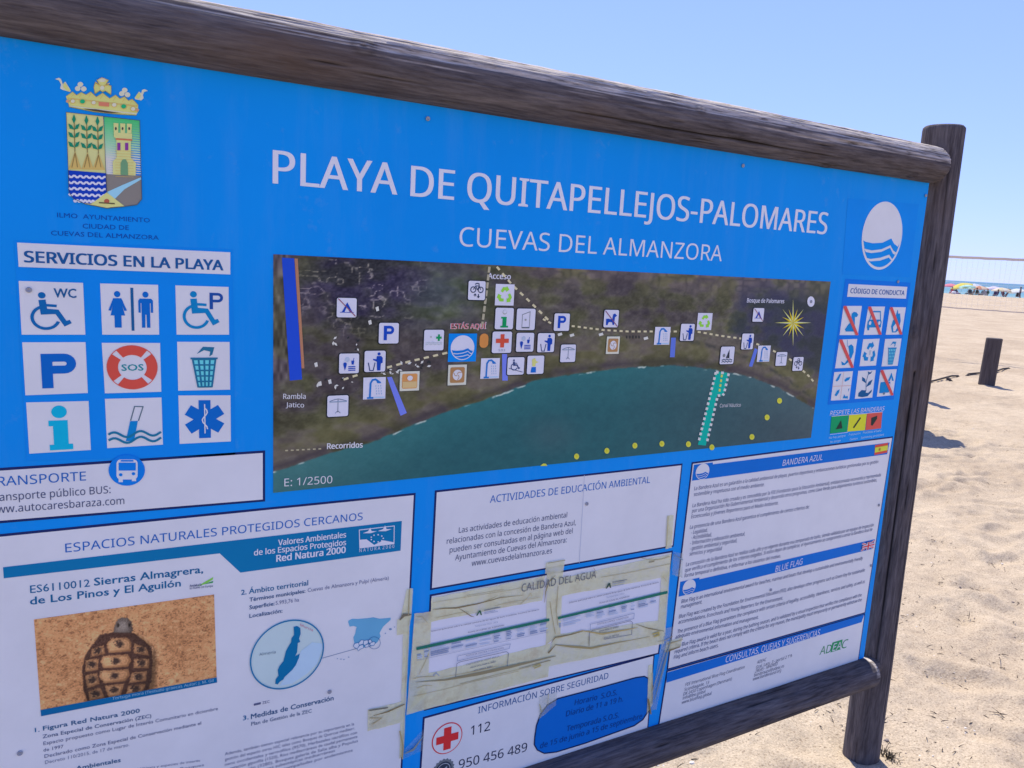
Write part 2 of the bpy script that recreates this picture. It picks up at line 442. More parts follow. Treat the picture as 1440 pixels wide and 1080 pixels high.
def STROKE(A, f, pts, w, m, lay, close=False):
    pts = list(pts)
    if close: pts = pts + pts[:1]
    n = len(pts); vs = []; fs = []
    for i, p in enumerate(pts):
        def dr(a, b):
            d = (b[0] - a[0], b[1] - a[1]); L = math.hypot(*d) or 1; return (d[0] / L, d[1] / L)
        if close and i in (0, n - 1): d0 = dr(pts[n - 2], pts[0]); d1 = dr(pts[0], pts[1])
        else:
            d1 = dr(p, pts[i + 1]) if i < n - 1 else None; d0 = dr(pts[i - 1], p) if i > 0 else d1; d1 = d1 or d0
        t = (d0[0] + d1[0], d0[1] + d1[1]); L = math.hypot(*t) or 1; t = (t[0] / L, t[1] / L)
        c = max(0.45, t[0] * d1[0] + t[1] * d1[1]); ww = w[i] if hasattr(w, '__len__') else w
        h = ww / 2 / c
        vs.append(f(p[0] - t[1] * h, p[1] + t[0] * h)); vs.append(f(p[0] + t[1] * h, p[1] - t[0] * h))
    for i in range(n - 1): fs.append((2 * i, 2 * i + 1, 2 * i + 3, 2 * i + 2))
    A.mesh(vs, fs, m, lay)
def DASH(A, f, pts, w, on, off, m, lay):
    L = [0]
    for a, b in zip(pts, pts[1:]): L.append(L[-1] + math.hypot(b[0] - a[0], b[1] - a[1]))
    def at(s):
        for i in range(len(pts) - 1):
            if s <= L[i + 1] or i == len(pts) - 2:
                t = (s - L[i]) / ((L[i + 1] - L[i]) or 1); return (pts[i][0] + (pts[i + 1][0] - pts[i][0]) * t, pts[i][1] + (pts[i + 1][1] - pts[i][1]) * t)
    s = 0
    while s + on < L[-1]:
        STROKE(A, f, [at(s), at(s + on)], w, m, lay); s += on + off
def RR(A, f, x0, y0, x1, y1, r, m, lay, n=5, ry=None):
    ry = ry or r; pts = []
    for cx, cy, a in ((x1 - r, y1 - ry, 0), (x0 + r, y1 - ry, 90), (x0 + r, y0 + ry, 180), (x1 - r, y0 + ry, 270)):
        for i in range(n + 1):
            t = math.radians(a + 90 * i / n); pts.append((cx + r * math.cos(t), cy + ry * math.sin(t)))
    P(A, f, pts, m, lay)

# lettering
FONT = None
try:
    FONT = bpy.data.fonts.load(os.path.join(bpy.utils.resource_path('LOCAL'), 'datafiles', 'fonts', 'NotoSansHebrew-Regular.woff2'))
except Exception:
    FONT = None
tcv = bpy.data.curves.new('lettering_source', 'FONT'); tob = bpy.data.objects.new('lettering_source', tcv); COL.objects.link(tob)
BF = tcv.font
TC = {}
def glyphs(s, font, bold, ital, res):
    key = (s, font, bold, ital, res)
    if key not in TC:
        tcv.body = s; tcv.size = 1.0; tcv.resolution_u = res; tcv.offset = bold; tcv.shear = ital; tcv.fill_mode = 'FRONT'
        tcv.font = FONT if (font == 'n' and FONT) else BF
        dg = bpy.context.evaluated_depsgraph_get(); dg.update()
        me = bpy.data.meshes.new_from_object(tob.evaluated_get(dg), depsgraph=dg)
        v = np.zeros(len(me.vertices) * 3); me.vertices.foreach_get('co', v); v = v.reshape(-1, 3)
        fs = [tuple(p.vertices) for p in me.polygons]; par = list(range(len(v)))
        def find(a):
            while par[a] != a: par[a] = par[par[a]]; a = par[a]
            return a
        for q in fs:
            for t in q[1:]: par[find(q[0])] = find(t)
        ids = {}; off = np.array([ids.setdefault(find(a), len(ids)) % 7 * 4e-6 for a in range(len(v))])
        TC[key] = (v, fs, off); bpy.data.meshes.remove(me)
    return TC[key]
CAP = {}
for k in ('n', 'b'):
    v, _, _ = glyphs('H', k, 0.0, 0.0, 2); CAP[k] = v[:, 1].max()
def TEXT(A, s, a, b, cap, m, lay, font='n', bold=0.0, ital=0.0, res=2):
    """a, b: baseline ends on the board (x,z); cap: capital height in metres"""
    if bold > 0.003:                 # heavier strokes: the same letters printed again a little to each side
        L = math.hypot(b[0] - a[0], b[1] - a[1]) or 1; e = bold * cap / CAP[font] * 0.9
        d = ((b[0] - a[0]) / L * e, (b[1] - a[1]) / L * e)
        for k in ((-1, 0), (1, 0)) if bold < 0.014 else ((-1, .45), (1, .45), (-1, -.45), (1, -.45)):
            TEXT(A, s, (a[0] + d[0] * k[0], a[1] + d[1] * k[0] + e * k[1]), (b[0] + d[0] * k[0], b[1] + d[1] * k[0] + e * k[1]), cap, m, lay, font, 0.0, ital, res)
        return
    v, fs, off = glyphs(s, font, 0.0, ital, res)
    if not len(v): return
    x0, x1 = v[:, 0].min(), v[:, 0].max(); sx = 1 / (x1 - x0); sy = cap / CAP[font]
    ux, uz = b[0] - a[0], b[1] - a[1]
    vs = [(a[0] + ux * (p[0] - x0) * sx, a[1] + uz * (p[0] - x0) * sx + p[1] * sy) for p in v]
    A.mesh(vs, fs, m, lay, off)
def TX(A, f, s, p0, p1, h, m, lay, **kw):   # baseline ends and capital height in the units of frame f
    a = f(*p0); b = f(*p1); c = f(p0[0], p0[1] - h)
    TEXT(A, s, a, b, abs(c[1] - a[1]), m, lay, **kw)

px = zf(0, 0, 1)
WHITE = pm(182, 188, 208); PALE = pm(192, 202, 240); NAVY = pm(22, 36, 92); TXT = pm(58, 66, 104); HEAD = pm(14, 84, 172); BLUE = pm(0, 118, 224)
BAND = pm(2, 92, 190); SIGN = pm(2, 88, 178); DEEP = pm(4, 72, 160)

# ---- the blue sheet
BX0, BX1, BZ0, BZ1 = -0.165, 2.136, 0.30, 1.835
mb = MB(); mb.box(((BX0 + BX1) / 2 - RX, 0.003 - RY, (BZ0 + BZ1) / 2), (BX1 - BX0, 0.006, BZ1 - BZ0))
sheet_m = mat('blue_sheet', ink(0, 118, 224), 0.45, 0.08)
sf = nz(sheet_m, 2.3, 5, 0.6); sf2 = nz(sheet_m, 1.0, 3, 0.6, 'Object', (3, 1, 30))
sc_ = mix(sheet_m, 1.0, ink(0, 118, 224), ramp(sheet_m, sf, [(0.3, (0.90, 0.91, 0.93)), (0.7, (1.0, 1.0, 1.0))]), 'MULTIPLY')
sf3 = nz(sheet_m, 3.0, 7, 0.7, 'Object', (5, 1, 0.7)); sf4 = nz(sheet_m, 22, 6, 0.7)
sc_ = mix(sheet_m, ramp(sheet_m, sf3, [(0.5, (0, 0, 0)), (0.75, (0.05, 0.05, 0.05))]), sc_, (0.45, 0.50, 0.60))
sc_ = mix(sheet_m, ramp(sheet_m, sf4, [(0.62, (0, 0, 0)), (0.72, (0.07, 0.07, 0.07))]), sc_, (0.40, 0.42, 0.45))
setp(sheet_m, 'Roughness', ramp(sheet_m, sf3, [(0.3, (0.36, 0.36, 0.36)), (0.7, (0.60, 0.60, 0.60))]))
setp(sheet_m, 'Base Color', sc_); setp(sheet_m, 'Normal', bump(sheet_m, sf, 0.05, 0.02))
sheet = mb.build('blue_sheet', sheet_m, board)
screw_m = mat('screw_steel', (0.36, 0.37, 0.40), 0.5, 0.4, Metallic=0.2)
for x, y in ((601, 167), (1044, 233), (1301, 275), (463, 972), (28, 1058), (40.5, 407.5), (824.5, 708), (1083, 829), (1235, 710), (1224, 795), (1139.5, 424), (1262, 396)):
    c = B(x, y); mb = MB(); r = 0.0042
    n = 16; b = 0
    mb.lathe([(r, 0), (r * 0.95, 0.0016), (r * 0.6, 0.0022), (r * 0.5, 0.0012), (0.0002, 0.0012)], n)
    mb.v = [(c[0] - RX + p[0], -0.0020 - p[2] - RY, c[1] + p[1]) for p in mb.v]
    mb.build('screw', screw_m, sheet, True)

# ---- title
A = Art(); TX(A, px, 'PLAYA DE QUITAPELLEJOS-PALOMARES', (384.2, 257.8), (1161.5, 329.6), 47, PALE, 1, bold=0.0135, res=6); A.build('title_lettering', board)
A = Art(); TX(A, px, 'CUEVAS DEL ALMANZORA', (645.6, 345.8), (1014.5, 367.4), 27, PALE, 1, bold=0.0, res=6); A.build('subtitle_lettering', board)

# ---- blue flag emblem
def wave_emblem(A, f, white, blue, lay, n=48):
    """round white emblem with waves in the unit square"""
    def circ(r, m, l): CIRC(A, f, 0.5, 0.5, r, r, m, l, n)
    circ(0.5, white, lay); R = 0.462
    def inside(x, y):
        d = math.hypot(x - 0.5, y - 0.5)
        return (x, y) if d <= R else (0.5 + (x - 0.5) * R / d, 0.5 + (y - 0.5) * R / d)
    def up(k, t):                   # upper edge of wave k
        return 0.0
    for top, bot in (((0.60, 0.62, 0.60, 0.525, 0.60, 0.66), (0.70, 0.725, 0.695, 0.625, 0.70, 0.755)),
                     ((0.745, 0.765, 0.735, 0.665, 0.745, 0.80), (0.83, 0.85, 0.82, 0.765, 0.83, 0.86)),
                     ((0.87, 0.885, 0.865, 0.81, 0.86, 0.88), (1.0, 1.0, 1.0, 1.0, 1.0, 1.0))):
        xs = (0.0, 0.28, 0.52, 0.73, 0.82, 0.98)
        def curve(ys):
            out = []
            for i in range(len(xs) - 1):
                for q in range(6):
                    t = q / 6; out.append((xs[i] + (xs[i + 1] - xs[i]) * t, ys[i] + (ys[i + 1] - ys[i]) * t))
            out.append((xs[-1], ys[-1])); return out
        T_ = curve(top); B_ = curve(bot)
        vs = []; fs = []
        k = 0
        for a, b in zip(T_, B_):
            h = R * R - (a[0] - 0.5) ** 2
            if h <= 0: continue
            yb = 0.5 + math.sqrt(h)
            ya, yc = min(a[1], yb), min(b[1], yb)
            vs += [f(a[0], ya), f(a[0], yc)]; k += 1
        for i in range(k - 1): fs.append((2 * i, 2 * i + 1, 2 * i + 3, 2 * i + 2))
        A.mesh(vs, fs, blue, lay + 1)

A = Art()
P(A, px, [(1192, 279), (1292, 287), (1279, 390), (1184, 386)], pm(0, 114, 221), 1)
z0 = B(1242, 283)[1]; z1 = B(1239, 379.5)[1]; x0 = B(1211.3, 335)[0]; x1 = B(1269, 325)[0]
wave_emblem(A, lambda x, y: (x0 + (x1 - x0) * x, z0 + (z1 - z0) * y), WHITE, BLUE, 2, 64)
A.build('blue_flag_emblem', board)

# ---- coat of arms
GOLD = pm(206, 186, 122); GOLD2 = pm(178, 156, 100); TAN = pm(206, 180, 134); LEAF = pm(24, 116, 98); STEM = pm(120, 104, 70); CREAM = pm(212, 204, 178)
arms = empty('coat_of_arms', (0, 0, 0)); arms.parent = board
f = zf(60, 95, 8.306)
A = Art()
P(A, f, [(272, 338), (350, 285), (395, 325), (450, 290), (505, 320), (560, 285), (625, 345), (700, 298), (780, 362), (850, 322), (900, 365), (955, 340), (1000, 388), (1045, 370), (1115, 440), (1110, 520), (1090, 560), (900, 550), (600, 520), (310, 462), (300, 420)], GOLD, 1)
P(A, f, [(290, 352), (1112, 445), (1110, 458), (290, 364)], GOLD2, 2); P(A, f, [(310, 445), (1100, 535), (1096, 548), (312, 456)], CREAM, 2)
P(A, f, [(470, 482), (620, 488), (920, 535), (760, 530), (600, 510)], pm(70, 62, 58), 3)
for cx, cy, r, m in ((352, 395, 24, CREAM), (465, 398, 30, pm(30, 150, 110)), (595, 412, 24, CREAM), (835, 438, 26, CREAM), (945, 455, 30, pm(30, 150, 110)), (1055, 485, 26, CREAM), (293, 393, 16, pm(214, 130, 120)), (1102, 497, 16, pm(214, 130, 120))):
    CIRC(A, f, cx, cy, r + 6, (r + 6) * 0.9, GOLD2, 3, 12); CIRC(A, f, cx, cy, r, r * 0.85, m, 4, 12)
P(A, f, [(655, 402), (775, 412), (775, 458), (655, 448)], pm(206, 110, 96), 3)
for cx, cy in ((440, 198), (410, 245), (480, 250), (958, 265), (925, 305), (990, 318)): CIRC(A, f, cx, cy, 33, 30, CREAM, 1, 12)
for s_, pts in ((1, [(630, 150), (690, 118), (770, 150), (740, 200), (800, 215), (800, 290), (795, 320), (730, 275), (700, 290), (670, 270), (610, 310), (595, 235), (610, 180), (660, 200)]),): P(A, f, pts, GOLD, 1)
STROKE(A, f, [(615, 170), (690, 230), (780, 185)], 14, GOLD2, 2); CIRC(A, f, 695, 145, 48, 26, CREAM, 2, 14); CIRC(A, f, 695, 240, 26, 26, CREAM, 3, 12)
P(A, f, [(145, 135), (190, 120), (215, 135), (235, 195), (265, 165), (330, 270), (320, 285), (230, 260), (205, 245), (215, 200), (190, 150)], CREAM, 1)
P(A, f, [(250, 170), (330, 270), (290, 275), (240, 230)], GOLD, 2)
P(A, f, [(1228, 272), (1190, 252), (1160, 262), (1150, 300), (1125, 280), (1075, 350), (1080, 370), (1150, 385), (1178, 360), (1170, 320), (1185, 285)], CREAM, 1)
P(A, f, [(1125, 285), (1078, 350), (1120, 365), (1145, 330)], GOLD, 2)
for q_ in ([(272, 338), (350, 285), (395, 325), (450, 290), (505, 320), (560, 285), (625, 345), (700, 298), (780, 362), (850, 322), (900, 365), (955, 340), (1000, 388), (1045, 370), (1115, 440)], [(300, 420), (310, 462), (600, 520), (900, 550), (1090, 560)], [(630, 150), (690, 118), (770, 150), (740, 200), (800, 215), (800, 290), (795, 320), (730, 275), (700, 290), (670, 270), (610, 310), (595, 235), (610, 180), (660, 200), (630, 150)]): STROKE(A, f, q_, 5, pm(120, 104, 66), 5)
for q_ in ([(330, 345), (372, 312)], [(425, 350), (450, 312)], [(535, 352), (560, 310)], [(670, 372), (700, 322)], [(820, 392), (850, 345)], [(930, 405), (955, 362)], [(1020, 420), (1045, 392)]): STROKE(A, f, q_, 5, GOLD2, 5)
A.build('crown', arms)
f = zf(0, 80, 4)
A = Art()
P(A, f, [(372, 312), (580, 335), (600, 640), (602, 850), (480, 828), (410, 795), (388, 760), (385, 640)], TAN, 1)
gt = [(345 + k * 13.5, tuple(int(66 + 112 * min(1, k / 17)) if c == 0 else (int(166 + 24 * min(1, k / 17)) if c == 1 else int(112 + 80 * min(1, k / 17))) for c in range(3))) for k in range(24)]
for (y0, c0) in gt:
    ya, yb = y0, min(y0 + 13.8, 672)
    P(A, f, [(585 + (ya - 345) * 0.035, ya - 8), (785 + (ya - 345) * 0.03, ya + 14), (785 + (yb - 345) * 0.03, yb + 14 - (yb - 345) * 0.03), (585 + (yb - 345) * 0.035, yb - 8)], pm(*c0), 1)
P(A, f, [(598, 660), (795, 668), (796, 800), (770, 832), (690, 843), (602, 850)], pm(112, 110, 116), 2)
P(A, f, [(602, 760), (690, 720), (795, 676), (793, 690), (700, 745), (640, 805)], pm(128, 178, 228), 3)
for k, x in enumerate((416, 486, 548)):
    d = (x - 416) * 0.09
    STROKE(A, f, [(x, 330 + d), (x + 6, 560 + d)], 5, STEM, 2)
    P(A, f, [(x, 322 + d), (x + 11, 352 + d), (x, 378 + d), (x - 11, 352 + d)], LEAF, 3)
    for yy in (392, 438, 492):
        for sg in (-1, 1):
            P(A, f, [(x + 2, yy + 18 + d), (x + sg * 12, yy - 8 + d), (x + sg * 32, yy - 16 + d), (x + sg * 24, yy + 12 + d)], LEAF, 3)
    P(A, f, [(x + 6, 530 + d), (x + 42, 632 + d * .3), (x - 28, 630 + d * .3)], GOLD2, 2); STROKE(A, f, [(x + 6, 540 + d), (x - 12, 622)], 4, STEM, 3); STROKE(A, f, [(x + 6, 540 + d), (x + 20, 622)], 4, STEM, 3)
P(A, f, [(385, 638), (597, 655), (601, 770), (510, 826), (470, 822), (412, 796), (388, 762)], pm(14, 52, 170), 3)
for k in range(5):
    y = 672 + k * 34; xa = 387 if k < 4 else 415; xb = 594 if k < 3 else (590 if k == 3 else 548)
    STROKE(A, f, [(xa + (xb - xa) * i / 24, y + 0.04 * (xa + (xb - xa) * i / 24 - 390) + (4 if i % 4 in (1, 2) else -4)) for i in range(25)], 11, pm(206, 212, 236), 4)
P(A, f, [(510, 830), (600, 762), (700, 840), (620, 846), (602, 852), (590, 846)], pm(212, 200, 128), 4)
CIRC(A, f, 600, 812, 15, 13, pm(150, 80, 70), 5, 12); STROKE(A, f, [(556, 820), (645, 826)], 7, pm(80, 74, 60), 5)
P(A, f, [(640, 425), (742, 432), (742, 462), (736, 470), (736, 570), (764, 598), (762, 668), (636, 662), (634, 588), (656, 566), (654, 462), (640, 450)], pm(206, 186, 130), 3)
for x in (652, 690, 727): P(A, f, [(x - 14, 372 + (x - 652) * .05), (x + 14, 374 + (x - 652) * .05), (x + 12, 430), (x - 12, 430)], pm(206, 186, 130), 3); CIRC(A, f, x - 1, 404, 5, 9, pm(60, 56, 70), 4, 10)
STROKE(A, f, [(650, 462), (742, 468)], 9, pm(170, 96, 80), 4)
for x in (668, 712): RECT(A, f, x - 9, 484, x + 9, 526, pm(112, 52, 140), 4)
P(A, f, [(678, 664), (678, 598), (688, 578), (706, 576), (718, 598), (720, 666)], pm(92, 134, 110), 4)
for yy in range(500, 660, 16): STROKE(A, f, [(648, yy + 28), (750, yy + 32)], 2, GOLD2, 3.5)
STROKE(A, f, [(372, 312), (580, 335), (785, 358), (797, 800), (770, 832), (690, 843), (602, 852), (480, 828), (410, 795), (388, 760)], 3, pm(60, 70, 90), 5, True)
STROKE(A, f, [(582, 336), (600, 764)], 3, pm(60, 70, 90), 5)
A.build('shield', arms)
A = Art(); cm = pm(12, 62, 150)
TX(A, f, 'ILMO  AYUNTAMIENTO', (322, 902), (843, 932), 26, cm, 1, font='b'); TX(A, f, 'CIUDAD DE', (465, 964), (725, 974), 26, cm, 1, font='b'); TX(A, f, 'CUEVAS DEL ALMANZORA', (287, 1003), (893, 1029), 26, cm, 1, font='b')
A.build('caption', arms)

# ---- pictograms ------------------------------------------------------------------
def wheelchair(A, f, m, lay, ox=0, oy=0, s=1.0):
    g = lambda x, y: f(ox + x * s, oy + y * s)
    CIRC(A, g, 0.30, 0.08, 0.085, 0.085, m, lay, 16)
    STROKE(A, g, [(0.30, 0.20), (0.33, 0.52), (0.62, 0.52), (0.80, 0.84), (0.92, 0.78)], [0.16, 0.16, 0.12, 0.12, 0.10], m, lay)
    STROKE(A, g, [(0.31, 0.34), (0.62, 0.36)], 0.07, m, lay); ARC(A, g, 0.36, 0.68, 0.26, 0.335, m, lay + .4, 20, 255, 30)
def figure(A, f, m, lay, cx, skirt):
    CIRC(A, f, cx, 0.20, 0.055, 0.06, m, lay, 14)
    if skirt:
        P(A, f, [(cx - .07, .28), (cx + .07, .28), (cx + .16, .52), (cx + .115, .53), (cx + .08, .42), (cx + .125, .62), (cx + .06, .62), (cx + .06, .86), (cx - .06, .86), (cx - .06, .62), (cx - .125, .62), (cx - .08, .42), (cx - .115, .53), (cx - .16, .52)], m, lay)
    else:
        P(A, f, [(cx - .10, .28), (cx + .10, .28), (cx + .13, .32), (cx + .13, .56), (cx + .09, .56), (cx + .09, .37), (cx + .075, .37), (cx + .075, .86), (cx + .015, .86), (cx + .01, .60), (cx - .01, .60), (cx - .015, .86), (cx - .075, .86), (cx - .075, .37), (cx - .09, .37), (cx - .09, .56), (cx - .13, .56), (cx - .13, .32)], m, lay)
def litter_basket(A, f, m, m2, lay):
    P(A, f, [(.28, .34), (.72, .34), (.64, .94), (.38, .94)], m2, lay)
    STROKE(A, f, [(.24, .34), (.76, .34)], .035, m, lay + 1)
    for k in range(5):
        t = k / 4; STROKE(A, f, [(.28 + .44 * t, .34), (.38 + .26 * t, .94)], .035, m, lay + 1)
    for k in range(6):
        t = k / 5; STROKE(A, f, [(.29 + .09 * t, .36 + .57 * t), (.71 - .07 * t, .36 + .57 * t)], .03, m, lay + 1)
    P(A, f, [(.36, .25), (.48, .10), (.70, .11), (.66, .26), (.60, .30), (.62, .2), (.5, .17)], m, lay)
def recycle(A, f, m, lay, s=1.0):
    for k in range(3):
        a = math.radians(120 * k - 90)
        def g(x, y, a=a):
            return f(.5 + s * (x * math.cos(a) - y * math.sin(a)), .52 + s * (x * math.sin(a) + y * math.cos(a)))
        P(A, g, [(.20, -.24), (.40, -.12), (.40, .06), (.46, .10), (.28, .24), (.16, .06), (.24, .06), (.24, -.04), (.13, -.12)], m, lay)
def letterP(A, f, m, lay, x0, y0, w, h, t):
    RECT(A, f, x0, y0, x0 + t, y0 + h, m, lay)
    R = h * .29; cx = x0 + w - R
    vs = []; fs = []
    o = [(x0 + t, y0), (cx, y0)] + [(cx + R * math.cos(q), y0 + R + R * math.sin(q)) for q in [(-math.pi / 2) + math.pi * i / 10 for i in range(11)]] + [(x0 + t, y0 + 2 * R)]
    r = R - t * .85; i_ = [(x0 + t, y0 + R - r), (cx, y0 + R - r)] + [(cx + r * math.cos(q), y0 + R + r * math.sin(q)) for q in [(-math.pi / 2) + math.pi * i / 10 for i in range(11)]] + [(x0 + t, y0 + R + r)]
    for a, b in zip(o, i_): vs += [f(*a), f(*b)]
    for k in range(len(o) - 1): fs.append((2 * k, 2 * k + 1, 2 * k + 3, 2 * k + 2))
    A.mesh(vs, fs, m, lay)

serv = Art(); P(serv, px, [(20, 338), (327, 351), (331, 640), (37, 648)], pm(0, 114, 220), 1)
services = serv.build('services_panel', board)
A = Art(); f = zf(0, 330, 2.7)
P(A, f, [(65, 30), (874, 67), (874, 151), (71, 122)], WHITE, 2)
TX(A, f, 'SERVICIOS EN LA PLAYA', (94, 104), (846, 135), 42, pm(22, 74, 140), 3, font='n', bold=0.03); A.build('heading_strip', services)
z4 = [[(105, 60), (467, 71), (122, 362), (480, 362)], [(563, 74), (889, 82), (575, 362), (895, 362)], [(986, 85), (1285, 94), (993, 362), (1288, 362)],
      [(125, 405), (481, 404), (143, 703), (494, 690)], [(572, 408), (900, 409), (590, 692), (907, 683)], [(996, 402), (1291, 403), (1002, 677), (1294, 671)],
      [(147, 743), (498, 735), (165, 1031), (511, 1010)], [(590, 723), (908, 715), (603, 1000), (916, 980)], [(1003, 704), (1296, 703), (1010, 976), (1298, 962)]]
CY = pm(0, 150, 200); IB = pm(4, 88, 182)
for k, q in enumerate(z4):
    f = quadf(*[(a / 4, b / 4 + 380) for a, b in q]); A = Art(); RECT(A, f, 0, 0, 1, 1, WHITE, 2)
    if k == 0: wheelchair(A, f, pm(10, 86, 158), 3, .13, .20, .70); TX(A, f, 'WC', (.53, .29), (.88, .29), .17, pm(20, 78, 138), 3, font='b', bold=.02)
    if k == 1: figure(A, f, IB, 3, .28, True); figure(A, f, IB, 3, .77, False); RECT(A, f, .51, .07, .56, .92, pm(20, 78, 138), 3)
    if k == 2: wheelchair(A, f, pm(2, 110, 178), 3, .10, .11, .76); letterP(A, f, pm(24, 66, 148), 3, .63, .13, .26, .34, .065)
    if k == 3: letterP(A, f, pm(4, 84, 178), 3, .27, .22, .56, .66, .18)
    if k == 4:
        for i in range(4):
            ARC(A, f, .5, .49, .25, .44, pm(208, 70, 66), 3, 90 * i + 52 - 90, 90 * i + 128 - 90, 20)
        ARC(A, f, .5, .49, .43, .445, pm(190, 80, 80), 3.5, 0, 360, 40)
        TX(A, f, 'SOS', (.31, .555), (.69, .555), .125, pm(14, 118, 140), 3, font='b', bold=.02)
    if k == 5: litter_basket(A, f, pm(30, 96, 140), pm(90, 186, 208), 3)
    if k == 6:
        CIRC(A, f, .51, .20, .125, .125, CY, 3, 24); P(A, f, [(.33, .37), (.64, .37), (.64, .85), (.71, .85), (.71, .96), (.33, .96), (.33, .85), (.40, .85), (.40, .48), (.33, .48)], CY, 3)
    if k == 7:
        P(A, f, [(.42, .47), (.56, .47), (.48, .88), (.33, .88)], pm(0, 112, 190), 3); STROKE(A, f, [(.43, .46), (.51, .17), (.66, .18), (.57, .47)], .02, pm(74, 96, 120), 3)
        for yy in (.74, .86):
            STROKE(A, f, [(.03 + .94 * i / 24, yy - .055 * math.sin(i / 24 * 4 * math.pi + .3)) for i in range(25)], .045, pm(20, 100, 146), 4)
    if k == 8:
        for a in (90, 30, 150):
            d = math.radians(a); u = (math.cos(d) * .37, math.sin(d) * .40); STROKE(A, f, [(.49 - u[0], .50 - u[1]), (.49 + u[0], .50 + u[1])], .23, IB, 3)
        STROKE(A, f, [(.49, .18), (.49, .80)], .022, WHITE, 4); STROKE(A, f, [(.49 + .05 * math.sin(i * .9), .26 + i * .05) for i in range(10)], .025, WHITE, 4)
    A.build('pictogram', services)

# ---- code of conduct
A = Art(); P(A, px, [(1188.5, 392), (1280.5, 397.5), (1256.5, 561.8), (1163.5, 569)], pm(0, 98, 206), 1); conduct = A.build('conduct_panel', board)
A = Art(); f = zf(1180, 340, 6.754); P(A, f, [(88, 400), (645, 428), (632, 540), (73, 522)], WHITE, 2); TX(A, f, 'CÓDIGO DE CONDUCTA', (102, 487), (614, 508), 46, pm(26, 74, 150), 3, bold=.015); A.build('heading_strip', conduct)
cq = [[(185, 73), (372, 73), (146, 368), (330, 368)], [(436, 79), (605, 80), (390, 367), (565, 363)], [(655, 85), (817, 87), (613, 365), (775, 362)],
      [(143, 413), (325, 407), (100, 705), (283, 697)], [(385, 410), (551, 405), (347, 684), (514, 676)], [(607, 408), (773, 403), (570, 686), (734, 679)],
      [(92, 743), (281, 733), (57, 1031), (243, 1022)], [(335, 730), (512, 721), (300, 1014), (476, 1000)], [(560, 722), (724, 713), (523, 992), (686, 976)]]
CB = pm(8, 112, 190); RED = pm(204, 72, 80)
for k, q in enumerate(cq):
    f = quadf(*[(a / 7.2 + 1160, b / 7.2 + 420) for a, b in q]); A = Art(); RECT(A, f, 0, 0, 1, 1, WHITE, 2)
    if k == 0: P(A, f, [(.50, .26), (.60, .20), (.74, .22), (.86, .30), (.80, .38), (.70, .38), (.72, .52), (.80, .88), (.30, .88), (.24, .80), (.36, .66), (.54, .52), (.50, .40)], CB, 3)
    if k == 1:
        P(A, f, [(.16, .46), (.86, .46), (.92, .54), (.92, .74), (.86, .74), (.86, .84), (.76, .84), (.76, .74), (.26, .74), (.26, .84), (.16, .84), (.10, .72), (.10, .54)], CB, 3)
        STROKE(A, f, [(.20, .48), (.28, .18), (.76, .18), (.84, .48)], .05, CB, 3); CIRC(A, f, .24, .58, .07, .07, WHITE, 4, 12); CIRC(A, f, .78, .58, .07, .07, WHITE, 4, 12)
    if k == 2: P(A, f, [(.50, .08), (.58, .24), (.68, .22), (.80, .50), (.74, .84), (.60, .92), (.36, .92), (.24, .70), (.30, .50), (.40, .40)], CB, 3); P(A, f, [(.50, .58), (.62, .74), (.54, .88), (.42, .88), (.36, .72)], WHITE, 4)
    if k == 3: P(A, f, [(.54, .24), (.70, .18), (.84, .26), (.90, .46), (.82, .66), (.68, .80), (.50, .90), (.34, .90), (.28, .76), (.38, .80), (.48, .84), (.62, .70), (.66, .50), (.60, .36)], CB, 3); STROKE(A, f, [(.44, .02), (.50, .26)], .02, CB, 3)
    if k == 4: recycle(A, f, CB, 3, .92); P(A, f, [(.45, .42), (.58, .42), (.55, .60), (.48, .60)], pm(150, 160, 190), 3)
    if k == 5: litter_basket(A, f, pm(30, 116, 184), pm(96, 178, 222), 3)
    if k == 6:
        STROKE(A, f, [(.5, .02), (.5, .98)], .02, pm(206, 150, 160), 3); STROKE(A, f, [(.02, .5), (.98, .5)], .02, pm(206, 150, 160), 3)
        P(A, f, [(.28, .08), (.38, .06), (.30, .26), (.20, .34), (.12, .30)], CB, 3); P(A, f, [(.58, .30), (.70, .22), (.90, .20), (.84, .30), (.64, .36)], CB, 3)
        P(A, f, [(.16, .82), (.26, .66), (.40, .62), (.38, .74), (.26, .86)], CB, 3); P(A, f, [(.62, .94), (.68, .80), (.76, .88), (.88, .86), (.92, .96)], CB, 3); P(A, f, [(.86, .62), (.92, .60), (.90, .72)], CB, 3)
    if k == 7:
        DN = pm(16, 76, 134)
        STROKE(A, f, [(.58, .76), (.52, .40), (.60, .10)], .03, DN, 3); P(A, f, [(.52, .46), (.28, .36), (.26, .22), (.44, .30)], DN, 3); P(A, f, [(.56, .60), (.66, .42), (.88, .34), (.80, .52)], DN, 3); P(A, f, [(.60, .16), (.54, .04), (.70, .08), (.80, .02), (.74, .12)], DN, 3)
        P(A, f, [(.16, .92), (.16, .80), (.32, .70), (.56, .72), (.58, .80), (.72, .82), (.92, .70), (.90, .80), (.70, .94), (.40, .96)], DN, 3)
    if k == 8:
        RR(A, f, .10, .46, .72, .88, .05, CB, 3); RECT(A, f, .56, .54, .70, .64, WHITE, 4); P(A, f, [(.70, .12), (.92, .44), (.80, .44), (.74, .30), (.66, .44), (.54, .44)], CB, 3); CIRC(A, f, .40, .90, .07, .05, pm(90, 110, 140), 4, 12)
    if k in (0, 1, 2, 3, 8): P(A, f, [(.0, .0), (.14, .0), (1.0, .97), (1.0, 1.0), (.86, 1.0), (.0, .06)], RED, 5)
    A.build('pictogram', conduct)
A = Art(); f = zf(1150, 500, 6.75)
